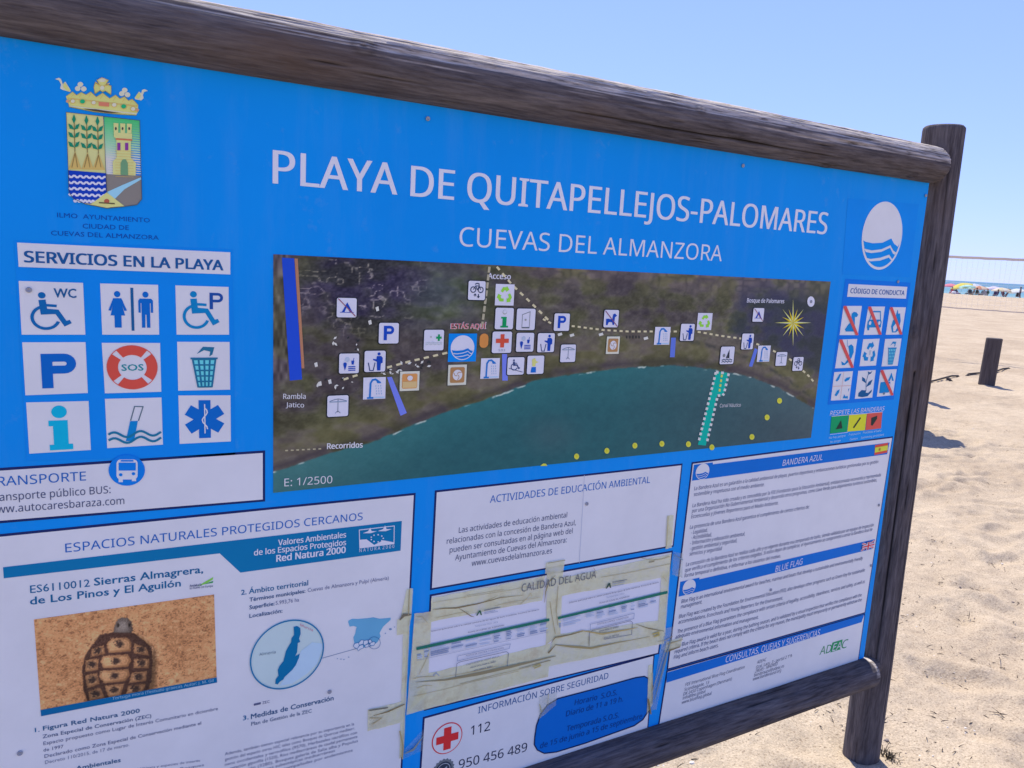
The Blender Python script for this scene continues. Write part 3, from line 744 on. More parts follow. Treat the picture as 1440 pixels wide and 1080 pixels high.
TX(A, f, 'RESPETE LAS BANDERAS', (112, 568), (628, 520), 42, pm(176, 206, 246), 2, ital=.12)
P(A, f, [(127, 578), (290, 565), (272, 722), (112, 740)], pm(14, 132, 92), 2); P(A, f, [(295, 565), (462, 552), (445, 708), (277, 722)], pm(212, 198, 52), 2); P(A, f, [(465, 550), (610, 535), (597, 690), (450, 708)], pm(196, 76, 76), 2)
DKF = pm(36, 50, 52)
P(A, f, [(165, 700), (218, 610), (222, 640), (230, 690)], DKF, 3); STROKE(A, f, [(335, 685), (402, 588)], 13, DKF, 3); P(A, f, [(505, 590), (560, 570), (558, 600), (515, 665), (500, 660)], DKF, 3)
STROKE(A, f, [(127, 576), (612, 533)], 5, pm(176, 206, 246), 4); STROKE(A, f, [(112, 748), (278, 727)], 4, pm(176, 206, 246), 4)
for s_, a, b in (('No hay peligro', (103, 790), (258, 768)), ('No danger', (115, 830), (215, 815)), ('Precaución', (290, 760), (400, 745)), ('Caution', (300, 805), (372, 795)), ('Prohibido el baño', (425, 742), (600, 720)), ('Swimming prohibited', (405, 790), (622, 758))):
    TX(A, f, s_, a, b, 20, pm(150, 196, 246), 2)
A.build('flag_meanings', conduct)

# ---- framed white panels
def panel(name, corners, border=2.2, fill=WHITE, parent=board, label=None):
    A = Art(); tl, tr_, br_, bl = corners
    c = (sum(p[0] for p in corners) / 4, sum(p[1] for p in corners) / 4)
    P(A, px, [tl, tr_, br_, bl], NAVY, 1)
    a = [B(*p) for p in (tl, tr_, br_, bl)]; t = 0.0042 * border / 2.2
    P(A, lambda x, z: (x, z), [(a[0][0] + t, a[0][1] - t), (a[1][0] - t, a[1][1] - t), (a[2][0] - t, a[2][1] + t), (a[3][0] + t, a[3][1] + t)], fill, 2)
    return A.build(name, parent, label)

tp = panel('transport_panel', [(-45, 661), (372.7, 633.3), (372.7, 705), (-45, 739.5)])
A = Art(); f = zf(0, 330, 2.7)
TX(A, px, 'TRANSPORTE', (-19, 684.5), (121, 675.2), 13.2, HEAD, 3, font='n'); TX(A, px, 'Transporte público BUS:', (-17, 705.4), (155.5, 693), 11, TXT, 3, font='n'); TX(A, px, 'www.autocaresbaraza.com', (-17, 722.3), (174.8, 708.4), 11, TXT, 3, font='n')
A.build('lettering', tp)
A = Art()
CIRC(A, f, 481, 893, 69, 59, pm(0, 104, 206), 4, 40)
RR(A, f, 442, 852, 522, 928, 16, WHITE, 5); RECT(A, f, 450, 864, 515, 894, pm(0, 104, 206), 6); RECT(A, f, 458, 854, 506, 860, pm(0, 104, 206), 6)
CIRC(A, f, 458, 910, 7, 6, pm(0, 104, 206), 6, 10); CIRC(A, f, 506, 906, 7, 6, pm(0, 104, 206), 6, 10); RECT(A, f, 450, 926, 466, 938, WHITE, 5); RECT(A, f, 500, 922, 516, 934, WHITE, 5)
A.build('bus_symbol', tp)

# ---- printed aerial map
def raster(name, corners, nx, ny, colour, parent, lay):
    """a printed picture: a fine sheet coloured point by point"""
    a, b, c, d = (B(*p) for p in corners)      # tl tr bl br
    U, V = np.meshgrid(np.linspace(0, 1, nx), np.linspace(0, 1, ny))
    X = (a[0] * (1 - U) + b[0] * U) * (1 - V) + (c[0] * (1 - U) + d[0] * U) * V
    Zz = (a[1] * (1 - U) + b[1] * U) * (1 - V) + (c[1] * (1 - U) + d[1] * U) * V
    rel = np.stack([X, np.full_like(X, DB), Zz - EYE], -1)
    cx, cy, cz = rel @ R_, rel @ D_, rel @ F_
    QX, QY = 720 + FPX * cx / cz, 540 + FPX * cy / cz
    rgb = np.clip(colour(U, V, QX, QY), 0, 255) / 255
    l_ = np.where(rgb <= 0.04045, rgb / 12.92, ((rgb + 0.055) / 1.055) ** 2.4) / np.array(SH)
    l_ = np.clip(l_, 0.004, 0.88)
    idx = np.arange(nx * ny).reshape(ny, nx)
    fq = np.stack([idx[1:, :-1].ravel(), idx[1:, 1:].ravel(), idx[:-1, 1:].ravel(), idx[:-1, :-1].ravel()], 1)
    me = bpy.data.meshes.new(name)
    co = np.stack([X.ravel() - RX, np.full(X.size, -LAY * lay - RY), Zz.ravel()], 1)
    me.vertices.add(len(co)); me.vertices.foreach_set('co', co.ravel())
    me.loops.add(fq.size); me.loops.foreach_set('vertex_index', fq.ravel().astype(np.int32))
    me.polygons.add(len(fq)); me.polygons.foreach_set('loop_start', np.arange(0, fq.size, 4, dtype=np.int32)); me.polygons.foreach_set('loop_total', np.full(len(fq), 4, dtype=np.int32))
    me.update(calc_edges=True)
    ca = me.color_attributes.new('print', 'FLOAT_COLOR', 'POINT')
    ca.data.foreach_set('color', np.concatenate([l_.reshape(-1, 3), np.ones((l_.size // 3, 1))], 1).ravel())
    m = mat('printed_picture', (0.5, 0.5, 0.5), 0.42, 0.28)
    if not m.get('done'):
        setp(m, 'Base Color', attr_color(m, 'print').outputs['Color']); m['done'] = 1
    return link(name, me, [m], parent)

COX = [380, 386, 420, 456, 490, 520, 555, 590, 642, 680, 708, 752, 775, 818, 877, 947, 1002, 1052, 1095, 1125, 1145, 1180]
COY = [664, 662, 651, 638.5, 628, 621, 607, 592, 573, 561, 551, 534, 529, 523.5, 516.5, 512, 518, 528, 544, 561.5, 574, 600]
def map_colour(U, V, QX, QY):
    x = U * 785; y = V * 335
    coast = np.interp(QX, COX, COY) + 1.6 * fbm(x / 9, y / 9, 5, 3)
    d = QY - coast                                   # > 0: sea
    L = np.zeros(U.shape + (3,))
    base = np.array([80, 79, 74.0]); n1 = fbm(x / 60, y / 60, 1, 4); n2 = fbm(x / 9, y / 9, 2, 3); n3 = vnoise(x / 2.0, y / 2.0, 3)
    L[:] = base; L += (n1 * 20)[..., None] * np.array([0.9, 1.0, 0.6]) + (n2 * 16 + n3 * 10)[..., None]
    # greener scrub in the middle, dark orchard at upper left, brown strip along the beach
    g = np.clip(1 - np.hypot((QX - 610) / 110, (QY - 410) / 70), 0, 1)[..., None]; L = L * (1 - .6 * g) + np.array([74, 92, 92.0]) * .6 * g + (n2 * 14)[..., None] * g
    o = np.clip(1.6 - np.hypot((QX - 510) / 70, (QY - 405) / 60) + n1 * .8, 0, 1)[..., None]
    trk = np.clip(1 - np.abs(vnoise(x / 8, y / 8, 12) + .3 * n2) * 13, 0, 1) * np.clip((vnoise(x / 15, y / 15, 13) + .05) * 9, 0, 1)
    orch = np.array([56, 55, 70.0]) + (trk * 74)[..., None] * np.array([1, .95, .85]) + (n3 * 22 + n2 * 14)[..., None]
    L = L * (1 - o) + orch * o
    fr = np.clip((QX - 1045 + (QY - 440) * -0.2 + n1 * 60) / 22, 0, 1) * np.clip((coast - 40 - QY) / 18, 0, 1)
    L = L * (1 - fr[..., None] * .8) + np.array([52, 58, 78.0]) * fr[..., None] * .8 + (n3 * 6)[..., None] * fr[..., None]
    tp_ = np.clip((408 + (QX - 760) * .05 - QY) / 26 + n1 * .7, 0, 1) * np.clip((QX - 700) / 40, 0, 1)
    mot = np.array([92, 88, 84.0]) + (np.clip(np.abs(vnoise(x / 11, y / 11, 15)) * 4 - .5, -1, 1) * 20)[..., None] * np.array([1, .9, .75])
    L = L * (1 - tp_[..., None] * .7) + mot * tp_[..., None] * .7
    bc = np.clip(1 - np.abs(d + 26) / 30, 0, 1)[..., None]; L = L * (1 - .75 * bc) + (np.array([98, 95, 84.0]) + (n2 * 10)[..., None]) * .75 * bc
    wet = np.clip(1 - np.abs(d + 5) / 8, 0, 1)[..., None]; L = L * (1 - .7 * wet) + np.array([66, 64, 66.0]) * .7 * wet
    rb = np.clip((420 - QX) / 8 + n1 * .8, 0, 1) * np.clip((545 - QY) / 14, 0, 1); L = L * (1 - rb[..., None] * .7) + (np.array([88, 84, 84.0]) + (vnoise(x / 2.5, y / 12, 8) * 70)[..., None]) * rb[..., None] * .7
    pt = np.clip(fbm(x / 34 + 5, y / 26, 71, 3) * 5, -1, 1)[..., None]; L = L + pt * np.array([3, 5, -3.0]) - np.clip(pt, 0, 1) * 9
    tr_ = np.clip(1 - np.abs(d + 40 - 26 * np.clip((QX - 930) / 200, 0, 1)) / 5, 0, 1) * np.clip((QX - 900) / 60, 0, 1) * np.clip(.6 + 2 * n2, 0, 1); L = L * (1 - .6 * tr_[..., None]) + np.array([46, 50, 52.0]) * .6 * tr_[..., None]
    L = (L - 80) * 1.25 + 71
    S = np.zeros_like(L); S[:] = [18, 76, 90]
    k = np.clip((QX - 860) / 290, 0, 1)[..., None]; S = S * (1 - k) + np.array([46, 64, 80.0]) * k
    k = np.clip((640 - QX) / 220, 0, 1)[..., None]; S = S * (1 - .8 * k) + np.array([46, 88, 98.0]) * .8 * k
    k = np.clip(1.25 - np.hypot((QX - 775) / 42, (QY - 612) / 30), 0, 1)[..., None] * .45; S = S * (1 - k) + np.array([56, 78, 92.0]) * k
    k = np.clip(1 - d / 60, 0, 1)[..., None]; S = S + k * np.array([8, 14, 12.0]); S += (n2 * 5 + n3 * 4)[..., None]
    t = np.clip(d / 2.5, 0, 1)[..., None]; out = L * (1 - t) + S * t
    sf = np.clip(1.5 - np.abs(d - 2.2) / 1.1, 0, 1) * np.clip(fbm(x / 14, y / 14, 33, 3) * 5 - .6, 0, 1) * .8
    return out * (1 - sf[..., None]) + np.array([176, 186, 190.0]) * sf[..., None]
MAPC = [(384.2, 357.5), (1167.7, 396), (384, 692.9), (1140, 615.4)]
bmap = raster('aerial_map', MAPC, 620, 270, map_colour, board, 2)
DASHC = pm(176, 172, 152); fl = zf(380, 340, 3.6); fr = zf(760, 340, 3.4286)
A = Art(); P(A, fl, [(58, 80), (120, 84), (160, 696), (98, 702)], pm(28, 66, 190), 3); P(A, fl, [(122, 84), (138, 85), (172, 640), (158, 640)], pm(150, 108, 92), 3); A.build('river_strip', bmap)
for q in ([(590, 685), (614, 683), (690, 866), (658, 880)], [(1172, 560), (1197, 565), (1201, 702), (1173, 702)]):
    A = Art(); P(A, fl, q, pm(98, 112, 212), 3); A.build('boardwalk_strip', bmap)
for q in ([(628, 462), (651, 462), (645, 556), (622, 556)], [(1031, 512), (1046, 520), (1019, 602), (1003, 600)]):
    A = Art(); P(A, fr, q, pm(82, 104, 200), 3); A.build('boardwalk_strip', bmap)
A = Art()
DASH(A, fl, [(370, 697), (470, 664)], 11, 26, 22, DASHC, 3); DASH(A, fl, [(590, 636), (700, 606), (900, 560)], 11, 26, 22, DASHC, 3); DASH(A, fl, [(75, 1056), (272, 1046)], 7, 14, 14, pm(150, 146, 130), 3)
DASH(A, fl, [(1108, 126), (1090, 280), (1066, 465)], 12, 30, 10, pm(146, 144, 134), 3); DASH(A, fl, [(1145, 126), (1225, 220), (1340, 330), (1425, 415)], 11, 22, 22, DASHC, 3)
DASH(A, fr, [(10, 372), (60, 398), (170, 408), (300, 425), (420, 432), (640, 432), (760, 434), (860, 452), (980, 468), (1040, 492), (1120, 525), (1200, 565), (1290, 645), (1330, 692)], 9, 15, 14, DASHC, 3)
A.build('dashed_footpath', bmap)
A = Art(); TEAL = pm(0, 152, 150); P(A, fr, [(845, 625), (905, 632), (880, 742), (850, 738), (795, 982), (757, 978)], TEAL, 3)
for q in ([(843, 628), (757, 975)], [(905, 634), (880, 740), (852, 740), (797, 978)], [(843, 628), (905, 634)]): DASH(A, fr, q, 12, 13, 12, pm(190, 206, 196), 4)
DASH(A, fr, [(872, 640), (858, 735)], 9, 13, 10, pm(200, 190, 90), 4)
A.build('nautical_channel', bmap)
for x, y in ((172, 1034), (318, 1007), (453, 982), (583, 973), (711, 975), (824, 990), (1017, 940), (1090, 846), (1150, 766)): A = Art(); CIRC(A, fr, x, y, 12, 14, pm(206, 200, 72), 4, 16); CIRC(A, fr, x, y, 5, 6, pm(184, 172, 52), 5, 10); A.build('buoy_mark', bmap)
A = Art(); P(A, px, [(759, 655), (763, 651.5), (767, 651.8), (769, 654.8)], pm(190, 186, 72), 4)
A.build('buoy_mark', bmap)
A = Art(); g2 = random.Random(3); BR_ = pm(196, 196, 192)
for k in range(46):
    x, y = g2.choice([(g2.uniform(225, 470), g2.uniform(690, 745)), (g2.uniform(660, 810), g2.uniform(605, 640)), (g2.uniform(300, 450), g2.uniform(480, 550)), (g2.uniform(560, 660), g2.uniform(640, 670))])
    s_ = g2.uniform(3, 8); a = g2.uniform(0, 3); P(A, fl, [(x + s_ * math.cos(a + i * 1.57) * (1.6 if i % 2 else .8), y + s_ * math.sin(a + i * 1.57) * (1.6 if i % 2 else .8)) for i in range(4)], BR_ if k % 3 else pm(40, 44, 52), 3)
for x, y in ((540, 340), (503, 408), (230, 622), (250, 718), (300, 708)): P(A, fl, [(x - 9, y - 8), (x + 6, y - 14), (x + 10, y + 8), (x - 4, y + 12)], BR_, 3)
for x, y in ((92, 446), (150, 450), (290, 446), (506, 465)): P(A, fr, [(x - 12, y - 3), (x + 8, y - 9), (x + 12, y + 3), (x - 8, y + 9)], BR_, 3)
for x in (410, 425, 440, 455, 470): RECT(A, fr, x, 452, x + 7, 466, pm(50, 52, 56), 3)
LW = pm(206, 208, 206)
A.build('printed_cars', bmap)
A = Art()
TX(A, fl, 'Rambla', (65, 795), (178, 794), 26, LW, 3, bold=.01); TX(A, fl, 'Jatico', (78, 836), (170, 838), 24, LW, 3, bold=.01); TX(A, fl, 'Recorridos', (287, 1048), (466, 1040), 28, LW, 3, bold=.025)
TX(A, fl, 'Acceso', (1100, 186), (1215, 190), 28, pm(216, 218, 216), 3, bold=.02); TX(A, zf(380, 560, 3.4286), 'E: 1/2500', (67, 424), (298, 408), 37, LW, 3, font='n')
TX(A, fl, 'ESTÁS AQUÍ', (912, 440), (1090, 440), 26, pm(220, 212, 212), 3, bold=.045); TX(A, fl, 'ESTÁS AQUÍ', (914, 439), (1088, 439), 25, pm(196, 60, 64), 4, bold=-.005)
TX(A, fr, 'Bosque de Palomares', (993, 292), (1172, 296), 20, pm(212, 212, 214), 3, bold=.015); TX(A, fr, 'Canal Náutico', (862, 798), (963, 794), 17, LW, 3)
A.build('map_lettering', bmap)
A = Art(); CH0 = pm(206, 210, 228); YL = pm(226, 200, 60); YD = pm(176, 140, 40)
for k in range(16):
    a = math.radians(k * 22.5 - 90); rr = 104 if k % 4 == 0 else (84 if k % 4 == 2 else 66)
    for sg, m in ((1, YL), (-1, (YD if k % 2 else pm(214, 206, 170)))):
        c = a + sg * math.radians(11.25); P(A, fr, [(1215, 390), (1215 + rr * .86 * math.cos(a), 390 + rr * 1.1 * math.sin(a)), (1215 + 22 * .86 * math.cos(c), 390 + 22 * 1.1 * math.sin(c))], m, 4 + (k % 2) * .5)
CIRC(A, px, 1139.5, 424, 5.2, 7.4, CH0, 4, 20); A.build('compass_rose', bmap)
BK = pm(30, 36, 46); PB = pm(20, 60, 164); GN = pm(16, 128, 84); CH = pm(206, 210, 228)
def person_bin(A, f, m, lay):
    CIRC(A, f, .68, .15, .075, .075, m, lay, 12); P(A, f, [(.58, .25), (.78, .25), (.86, .34), (.86, .58), (.78, .60), (.76, .94), (.60, .94), (.58, .52), (.40, .44), (.40, .38), (.56, .40)], m, lay)
    STROKE(A, f, [(.18, .56), (.26, .94), (.42, .94), (.50, .56)], .045, pm(40, 60, 110), lay)
def shower(A, f, lay):
    m = pm(28, 100, 186); STROKE(A, f, [(.30, .94), (.32, .26), (.40, .12), (.54, .10), (.68, .20)], .085, m, lay); P(A, f, [(.58, .20), (.74, .18), (.80, .28), (.62, .28)], m, lay); RECT(A, f, .18, .90, .46, .98, m, lay)
    for i in range(3):
        for j in range(4): RECT(A, f, .54 + i * .11 + j * .015, .36 + j * .12, .57 + i * .11 + j * .015, .43 + j * .12, pm(120, 150, 196), lay)
    RECT(A, f, .5, .91, .95, .95, pm(130, 170, 220), lay)
def beachumb(A, f, lay):
    m = pm(84, 100, 132); STROKE(A, f, [(.10, .27), (.30, .20), (.5, .16), (.70, .20), (.92, .27), (.10, .29)], .03, m, lay); STROKE(A, f, [(.5, .16), (.5, .80)], .03, m, lay); STROKE(A, f, [(.38, .84), (.5, .72), (.62, .84)], .025, m, lay); STROKE(A, f, [(.1, .30), (.92, .30)], .05, pm(130, 146, 180), lay)
def bike(A, f, lay):
    m = pm(40, 52, 84); ARC(A, f, .28, .46, .12, .17, m, lay, 0, 360, 20); ARC(A, f, .72, .46, .12, .17, m, lay, 0, 360, 20)
    STROKE(A, f, [(.28, .46), (.42, .26), (.62, .26), (.72, .46)], .04, m, lay); STROKE(A, f, [(.42, .26), (.52, .46), (.62, .26)], .04, m, lay); STROKE(A, f, [(.38, .18), (.48, .12), (.6, .14), (.62, .26)], .05, m, lay)
    for x, d in ((.40, -1), (.60, 1)): STROKE(A, f, [(x, .82 if d < 0 else .68), (x, .72 if d < 0 else .80)], .05, m, lay); P(A, f, [(x - .1, .78 + d * .02), (x + .1, .78 + d * .02), (x, .78 + d * .13)], m, lay)
def icecream(A, f, lay):
    m = PB; P(A, f, [(.20, .56), (.38, .56), (.29, .86)], m, lay); CIRC(A, f, .40, .30, .12, .13, pm(150, 164, 200), lay, 12); CIRC(A, f, .29, .52, .09, .08, m, lay, 12)
    P(A, f, [(.60, .36), (.76, .36), (.73, .56), (.63, .56)], m, lay); STROKE(A, f, [(.70, .36), (.74, .22)], .03, m, lay)
    for y in (.64, .73, .82): RECT(A, f, .46, y, .82, y + .05, m, lay)
def tent(A, f, lay):
    P(A, f, [(.52, .22), (.80, .74), (.66, .74), (.50, .46), (.38, .74), (.24, .74)], PB, lay); STROKE(A, f, [(.16, .74), (.86, .74)], .03, PB, lay); STROKE(A, f, [(.06, .04), (.95, .94)], .045, pm(120, 70, 96), lay + 1)
def tile(kind, cx, cy, w, h, f0, s):
    f = tilef(*f0(cx, cy), w / s, h / s); A = Art(); L = 5
    if kind in ('shower', 'recycle'): RECT(A, f, 0, 0, 1, 1, CH, L)
    elif kind in ('orange', 'brown'):
        c1 = pm(222, 128, 84) if kind == 'orange' else pm(146, 112, 82); RECT(A, f, -.04, -.03, 1.04, 1.03, pm(66, 70, 72), L - 1); RECT(A, f, 0, 0, 1, 1, pm(218, 196, 184), L); RR(A, f, .11, .12, .89, .88, .08, c1, L + 1)
        if kind == 'orange': RECT(A, f, .14, .52, .86, .84, pm(228, 156, 120), L + 2); CIRC(A, f, .5, .34, .14, .13, pm(224, 206, 206), L + 3, 16)
        else:
            CIRC(A, f, .5, .5, .26, .26, pm(222, 214, 206), L + 2, 20)
            for a in (0, 120, 240): STROKE(A, f, [(.5 + .24 * math.cos(math.radians(a + t)) * (t / 90), .5 + .24 * math.sin(math.radians(a + t)) * (t / 90)) for t in (10, 35, 60, 90)], .03, c1, L + 3)
    elif kind == 'flag': RECT(A, f, 0, 0, 1, 1, pm(0, 116, 216), L); wave_emblem(A, lambda x, y: f(.08 + .84 * x, .06 + .88 * y), pm(206, 214, 238), pm(8, 100, 196), L + 1, 40)
    elif kind == 'marker': RR(A, f, 0, 0, 1, 1, .48, pm(240, 120, 70), L, 8, .3)
    else: RR(A, f, -.05, -.04, 1.05, 1.05, .12, BK, L - 1); RR(A, f, 0, 0, 1, 1, .09, CH, L)
    L += 1
    if kind == 'shower': shower(A, f, L)
    if kind == 'recycle': recycle(A, f, pm(122, 190, 70), L, .95)
    if kind == 'P': letterP(A, f, pm(18, 62, 172), L, .24, .14, .52, .70, .16)
    if kind == 'tent': tent(A, f, L)
    if kind == 'bin': person_bin(A, f, PB, L)
    if kind == 'ice': icecream(A, f, L)
    if kind == 'umb': beachumb(A, f, L)
    if kind == 'bike': bike(A, f, L)
    if kind == 'info': CIRC(A, f, .5, .20, .12, .11, pm(140, 150, 160), L, 14); CIRC(A, f, .5, .18, .10, .08, CH, L + 1, 14); P(A, f, [(.32, .42), (.62, .42), (.62, .84), (.72, .84), (.72, .92), (.30, .92), (.30, .84), (.40, .84), (.40, .50), (.32, .50)], GN, L)
    if kind == 'door': STROKE(A, f, [(.30, .90), (.30, .28), (.70, .14), (.70, .90)], .03, pm(110, 118, 134), L, True); CIRC(A, f, .48, .52, .06, .05, pm(130, 136, 150), L, 10); RECT(A, f, .30, .86, .70, .92, pm(80, 88, 104), L)
    if kind == 'cross': RECT(A, f, .41, .12, .61, .74, pm(226, 72, 60), L); RECT(A, f, .18, .33, .84, .53, pm(226, 72, 60), L + .5); TX(A, f, 'S.O.S', (.34, .92), (.68, .92), .10, pm(96, 104, 124), L)
    if kind == 'aid': RECT(A, f, .69, .22, .79, .54, GN, L); RECT(A, f, .60, .33, .88, .43, GN, L + .5); CIRC(A, f, .34, .34, .05, .05, pm(150, 156, 176), L, 10); [STROKE(A, f, [(.08 + .84 * i / 16, y + .025 * math.sin(i * 1.6)) for i in range(17)], .03, pm(150, 162, 186), L) for y in (.62, .70)]
    if kind == 'ramp': wheelchair(A, f, pm(40, 58, 110), L, .18, .12, .62); STROKE(A, f, [(.08, .62), (.92, .86)], .035, pm(60, 70, 110), L)
    if kind == 'hand': P(A, f, [(.26, .62), (.52, .62), (.54, .92), (.22, .92)], pm(20, 90, 186), L); P(A, f, [(.30, .58), (.26, .20), (.44, .12), (.52, .30), (.68, .34), (.50, .42), (.48, .58)], pm(206, 214, 120), L)
    if kind == 'dog': P(A, f, [(.14, .52), (.26, .50), (.56, .54), (.60, .26), (.72, .20), (.88, .32), (.74, .42), (.72, .86), (.62, .86), (.56, .70), (.34, .70), (.26, .88), (.16, .86)], PB, L); STROKE(A, f, [(.05, .05), (.95, .95)], .05, pm(110, 66, 110), L + 1)
    if kind == 'sail': P(A, f, [(.62, .14), (.66, .66), (.48, .66)], BK, L); P(A, f, [(.58, .24), (.56, .66), (.40, .66)], pm(60, 66, 84), L); [STROKE(A, f, [(.12 + .76 * i / 12, y + .035 * math.sin(i * 1.8 + y * 9)) for i in range(13)], .05, pm(70, 82, 108), L) for y in (.74, .86)]; CIRC(A, f, .26, .5, .10, .10, pm(110, 116, 130), L, 9)
    A.build('map_symbol', bmap)
for t_ in (('tent', 385, 333, 100, 98), ('P', 598, 462, 100, 104), ('ice', 397, 615, 100, 100), ('bin', 528, 604, 106, 106), ('aid', 826, 497, 100, 104), ('flag', 970, 535, 142, 142), ('marker', 1079, 500, 44, 72), ('bike', 1043, 246, 86, 96), ('recycle', 1184, 268, 95, 108),
           ('info', 1182, 388, 92, 108), ('door', 1291, 392, 94, 108), ('cross', 1170, 508, 98, 108), ('ice', 1287, 508, 88, 95), ('bin', 1393, 510, 85, 96), ('shower', 525, 740, 113, 110), ('orange', 703, 704, 98, 98), ('umb', 340, 830, 106, 106), ('brown', 944, 673, 93, 103), ('shower', 1110, 640, 95, 103), ('ramp', 1240, 628, 84, 88), ('hand', 1340, 622, 84, 92)):
    tile(*t_, fl_ := (lambda x, y: (380 + x / 3.6, 340 + y / 3.6)), 3.6)
for t_ in (('P', 100, 387, 74, 84), ('dog', 338, 370, 70, 84), ('umb', 130, 537, 72, 84), ('brown', 346, 498, 62, 84), ('shower', 584, 453, 74, 86), ('bin', 705, 436, 66, 82), ('recycle', 788, 384, 70, 82), ('sail', 897, 547, 66, 84), ('tent', 1047, 352, 52, 66), ('bin', 995, 480, 56, 76), ('shower', 1073, 539, 60, 78), ('umb', 1158, 564, 52, 66), ('bike', 1238, 588, 48, 66)):
    tile(*t_, (lambda x, y: (760 + x / 3.4286, 340 + y / 3.4286)), 3.4286)

# ---- protected nature panel
np_ = panel('nature_panel', [(-45, 755.5), (584.4, 693), (561.5, 1165), (-45, 1330)])
TB = pm(0, 98, 158); TT = pm(10, 84, 138); GR = pm(74, 80, 120)
A = Art(); f1 = zf(0, 690, 2.769); f2 = zf(300, 690, 2.769)
TX(A, px, 'ESPACIOS NATURALES PROTEGIDOS CERCANOS', (92, 776.6), (509.6, 730.8), 12.4, HEAD, 3, font='n')
P(A, px, [(4.3, 797.3), (564.7, 732.3), (562.9, 774), (337.9, 804.8), (308.8, 777.8), (5.4, 812.8)], TB, 3)
W2 = pm(198, 206, 232)
TX(A, f2, 'Valores Ambientales', (252, 212), (515, 180), 22, W2, 4, font='n', bold=.02); TX(A, f2, 'de los Espacios Protegidos', (158, 251), (515, 210), 22, W2, 4, font='n', bold=.02); TX(A, f2, 'Red Natura 2000', (245, 275), (513, 240), 25, W2, 4, font='n', bold=.03)
A.build('banner', np_)
A = Art()
P(A, f2, [(569, 222), (567, 190), (595, 188), (625, 210), (660, 192), (702, 200), (702, 206)], W2, 4); STROKE(A, f2, [(567, 152), (703, 136), (702, 205), (569, 222)], 3, W2, 4, True)
for cx, cy in ((605, 158), (663, 150)): P(A, f2, [(cx - 24, cy + 6), (cx - 4, cy - 2), (cx + 4, cy - 16), (cx + 10, cy - 2), (cx + 30, cy - 2), (cx + 6, cy + 6)], W2, 5)
for i in range(9): a = i / 9 * 6.28; CIRC(A, f2, 636 + 24 * math.cos(a), 184 + 14 * math.sin(a), 3, 3, W2, 5, 6)
TX(A, f2, 'N A T U R A  2 0 0 0', (567, 238), (703, 221), 13, W2, 4)
A.build('natura_logo', np_)
A = Art()
TX(A, px, 'ES6110012', (42.6, 833.7), (126.4, 824.3), 10.6, TT, 3, font='b', bold=.005); TX(A, px, 'Sierras Almagrera,', (132.5, 823.2), (285.3, 804.8), 10.6, TT, 3, font='b', bold=.018); TX(A, px, 'de Los Pinos y El Aguilón', (42.6, 850), (253.9, 824), 10.6, TT, 3, font='b', bold=.018)
P(A, f1, [(768, 372), (800, 352), (830, 335), (828, 345), (800, 362)], pm(110, 170, 80), 3); P(A, f1, [(790, 364), (830, 350), (828, 358)], pm(60, 130, 90), 3)
TX(A, f1, 'Andalucía', (738, 374), (784, 369), 9, GR, 3, bold=.02); TX(A, f1, 'se mueve con Europa', (738, 383), (828, 373), 8, GR, 3, bold=.01)
f4 = zf(0, 980, 4.5)
for s_, a, b, h, m, bo in (('1.', (222, 220), (250, 216), 26, TT, .02), ('Figura Red Natura 2000', (273, 210), (884, 96), 27, pm(40, 80, 126), .02), ('Zona Especial de Conservación (ZEC)', (270, 260), (957, 127), 23, pm(58, 74, 116), .012),
                           ('Espacio propuesto como Lugar de Interés Comunitario en diciembre', (275, 303), (1378, 80), 22, GR, 0), ('de 1997', (275, 344), (402, 320), 21, GR, 0), ('Declarado como Zona Especial de Conservación mediante el', (282, 384), (1272, 172), 22, GR, .004), ('Decreto 110/2015, de 17 de marzo.', (285, 422), (818, 308), 21, pm(98, 104, 140), -.004),
                           ('4. Valores Ambientales', (222, 512), (763, 408), 27, pm(40, 80, 126), .02), ('Hábitats y especies de interés', (870, 462), (1265, 406), 16, pm(98, 104, 140), 0), ('comunitario. Bosques', (880, 500), (1290, 434), 16, pm(98, 104, 140), 0)):
    TX(A, f4, s_, a, b, h, m, 3, font='b', bold=bo)
for s_, a, b, h, m, bo in (('2.', (108, 405), (128, 402), 19, TT, .02), ('Ámbito territorial', (138, 401), (368, 367), 21, TT, .012), ('Términos municipales:', (140, 431), (357, 396), 15, pm(48, 76, 124), .02), ('Cuevas de Almanzora y Pulpí (Almería)', (366, 394), (682, 345), 15, pm(92, 98, 140), -.003), ('Superficie:', (140, 461), (237, 445), 15, pm(48, 76, 124), .02), ('5.993,76 ha', (242, 444), (333, 430), 15, pm(92, 98, 140), 0), ('Localización:', (140, 494), (268, 473), 15, pm(48, 76, 124), .016),
                           ('3.', (115, 893), (136, 888), 17, TT, .02), ('Medidas de Conservación', (146, 888), (467, 814), 19, pm(34, 72, 120), .02), ('Plan de Gestión de la ZEC', (147, 914), (382, 862), 14, pm(60, 78, 120), .008), ('ZEC', (190, 830), (218, 824), 10, GR, 0)):
    TX(A, f2, s_, a, b, h, m, 3, font='b', bold=bo)
P(A, f2, [(157, 828), (184, 822), (184, 830), (157, 836)], GR, 3)
f5 = zf(300, 960, 4.5)
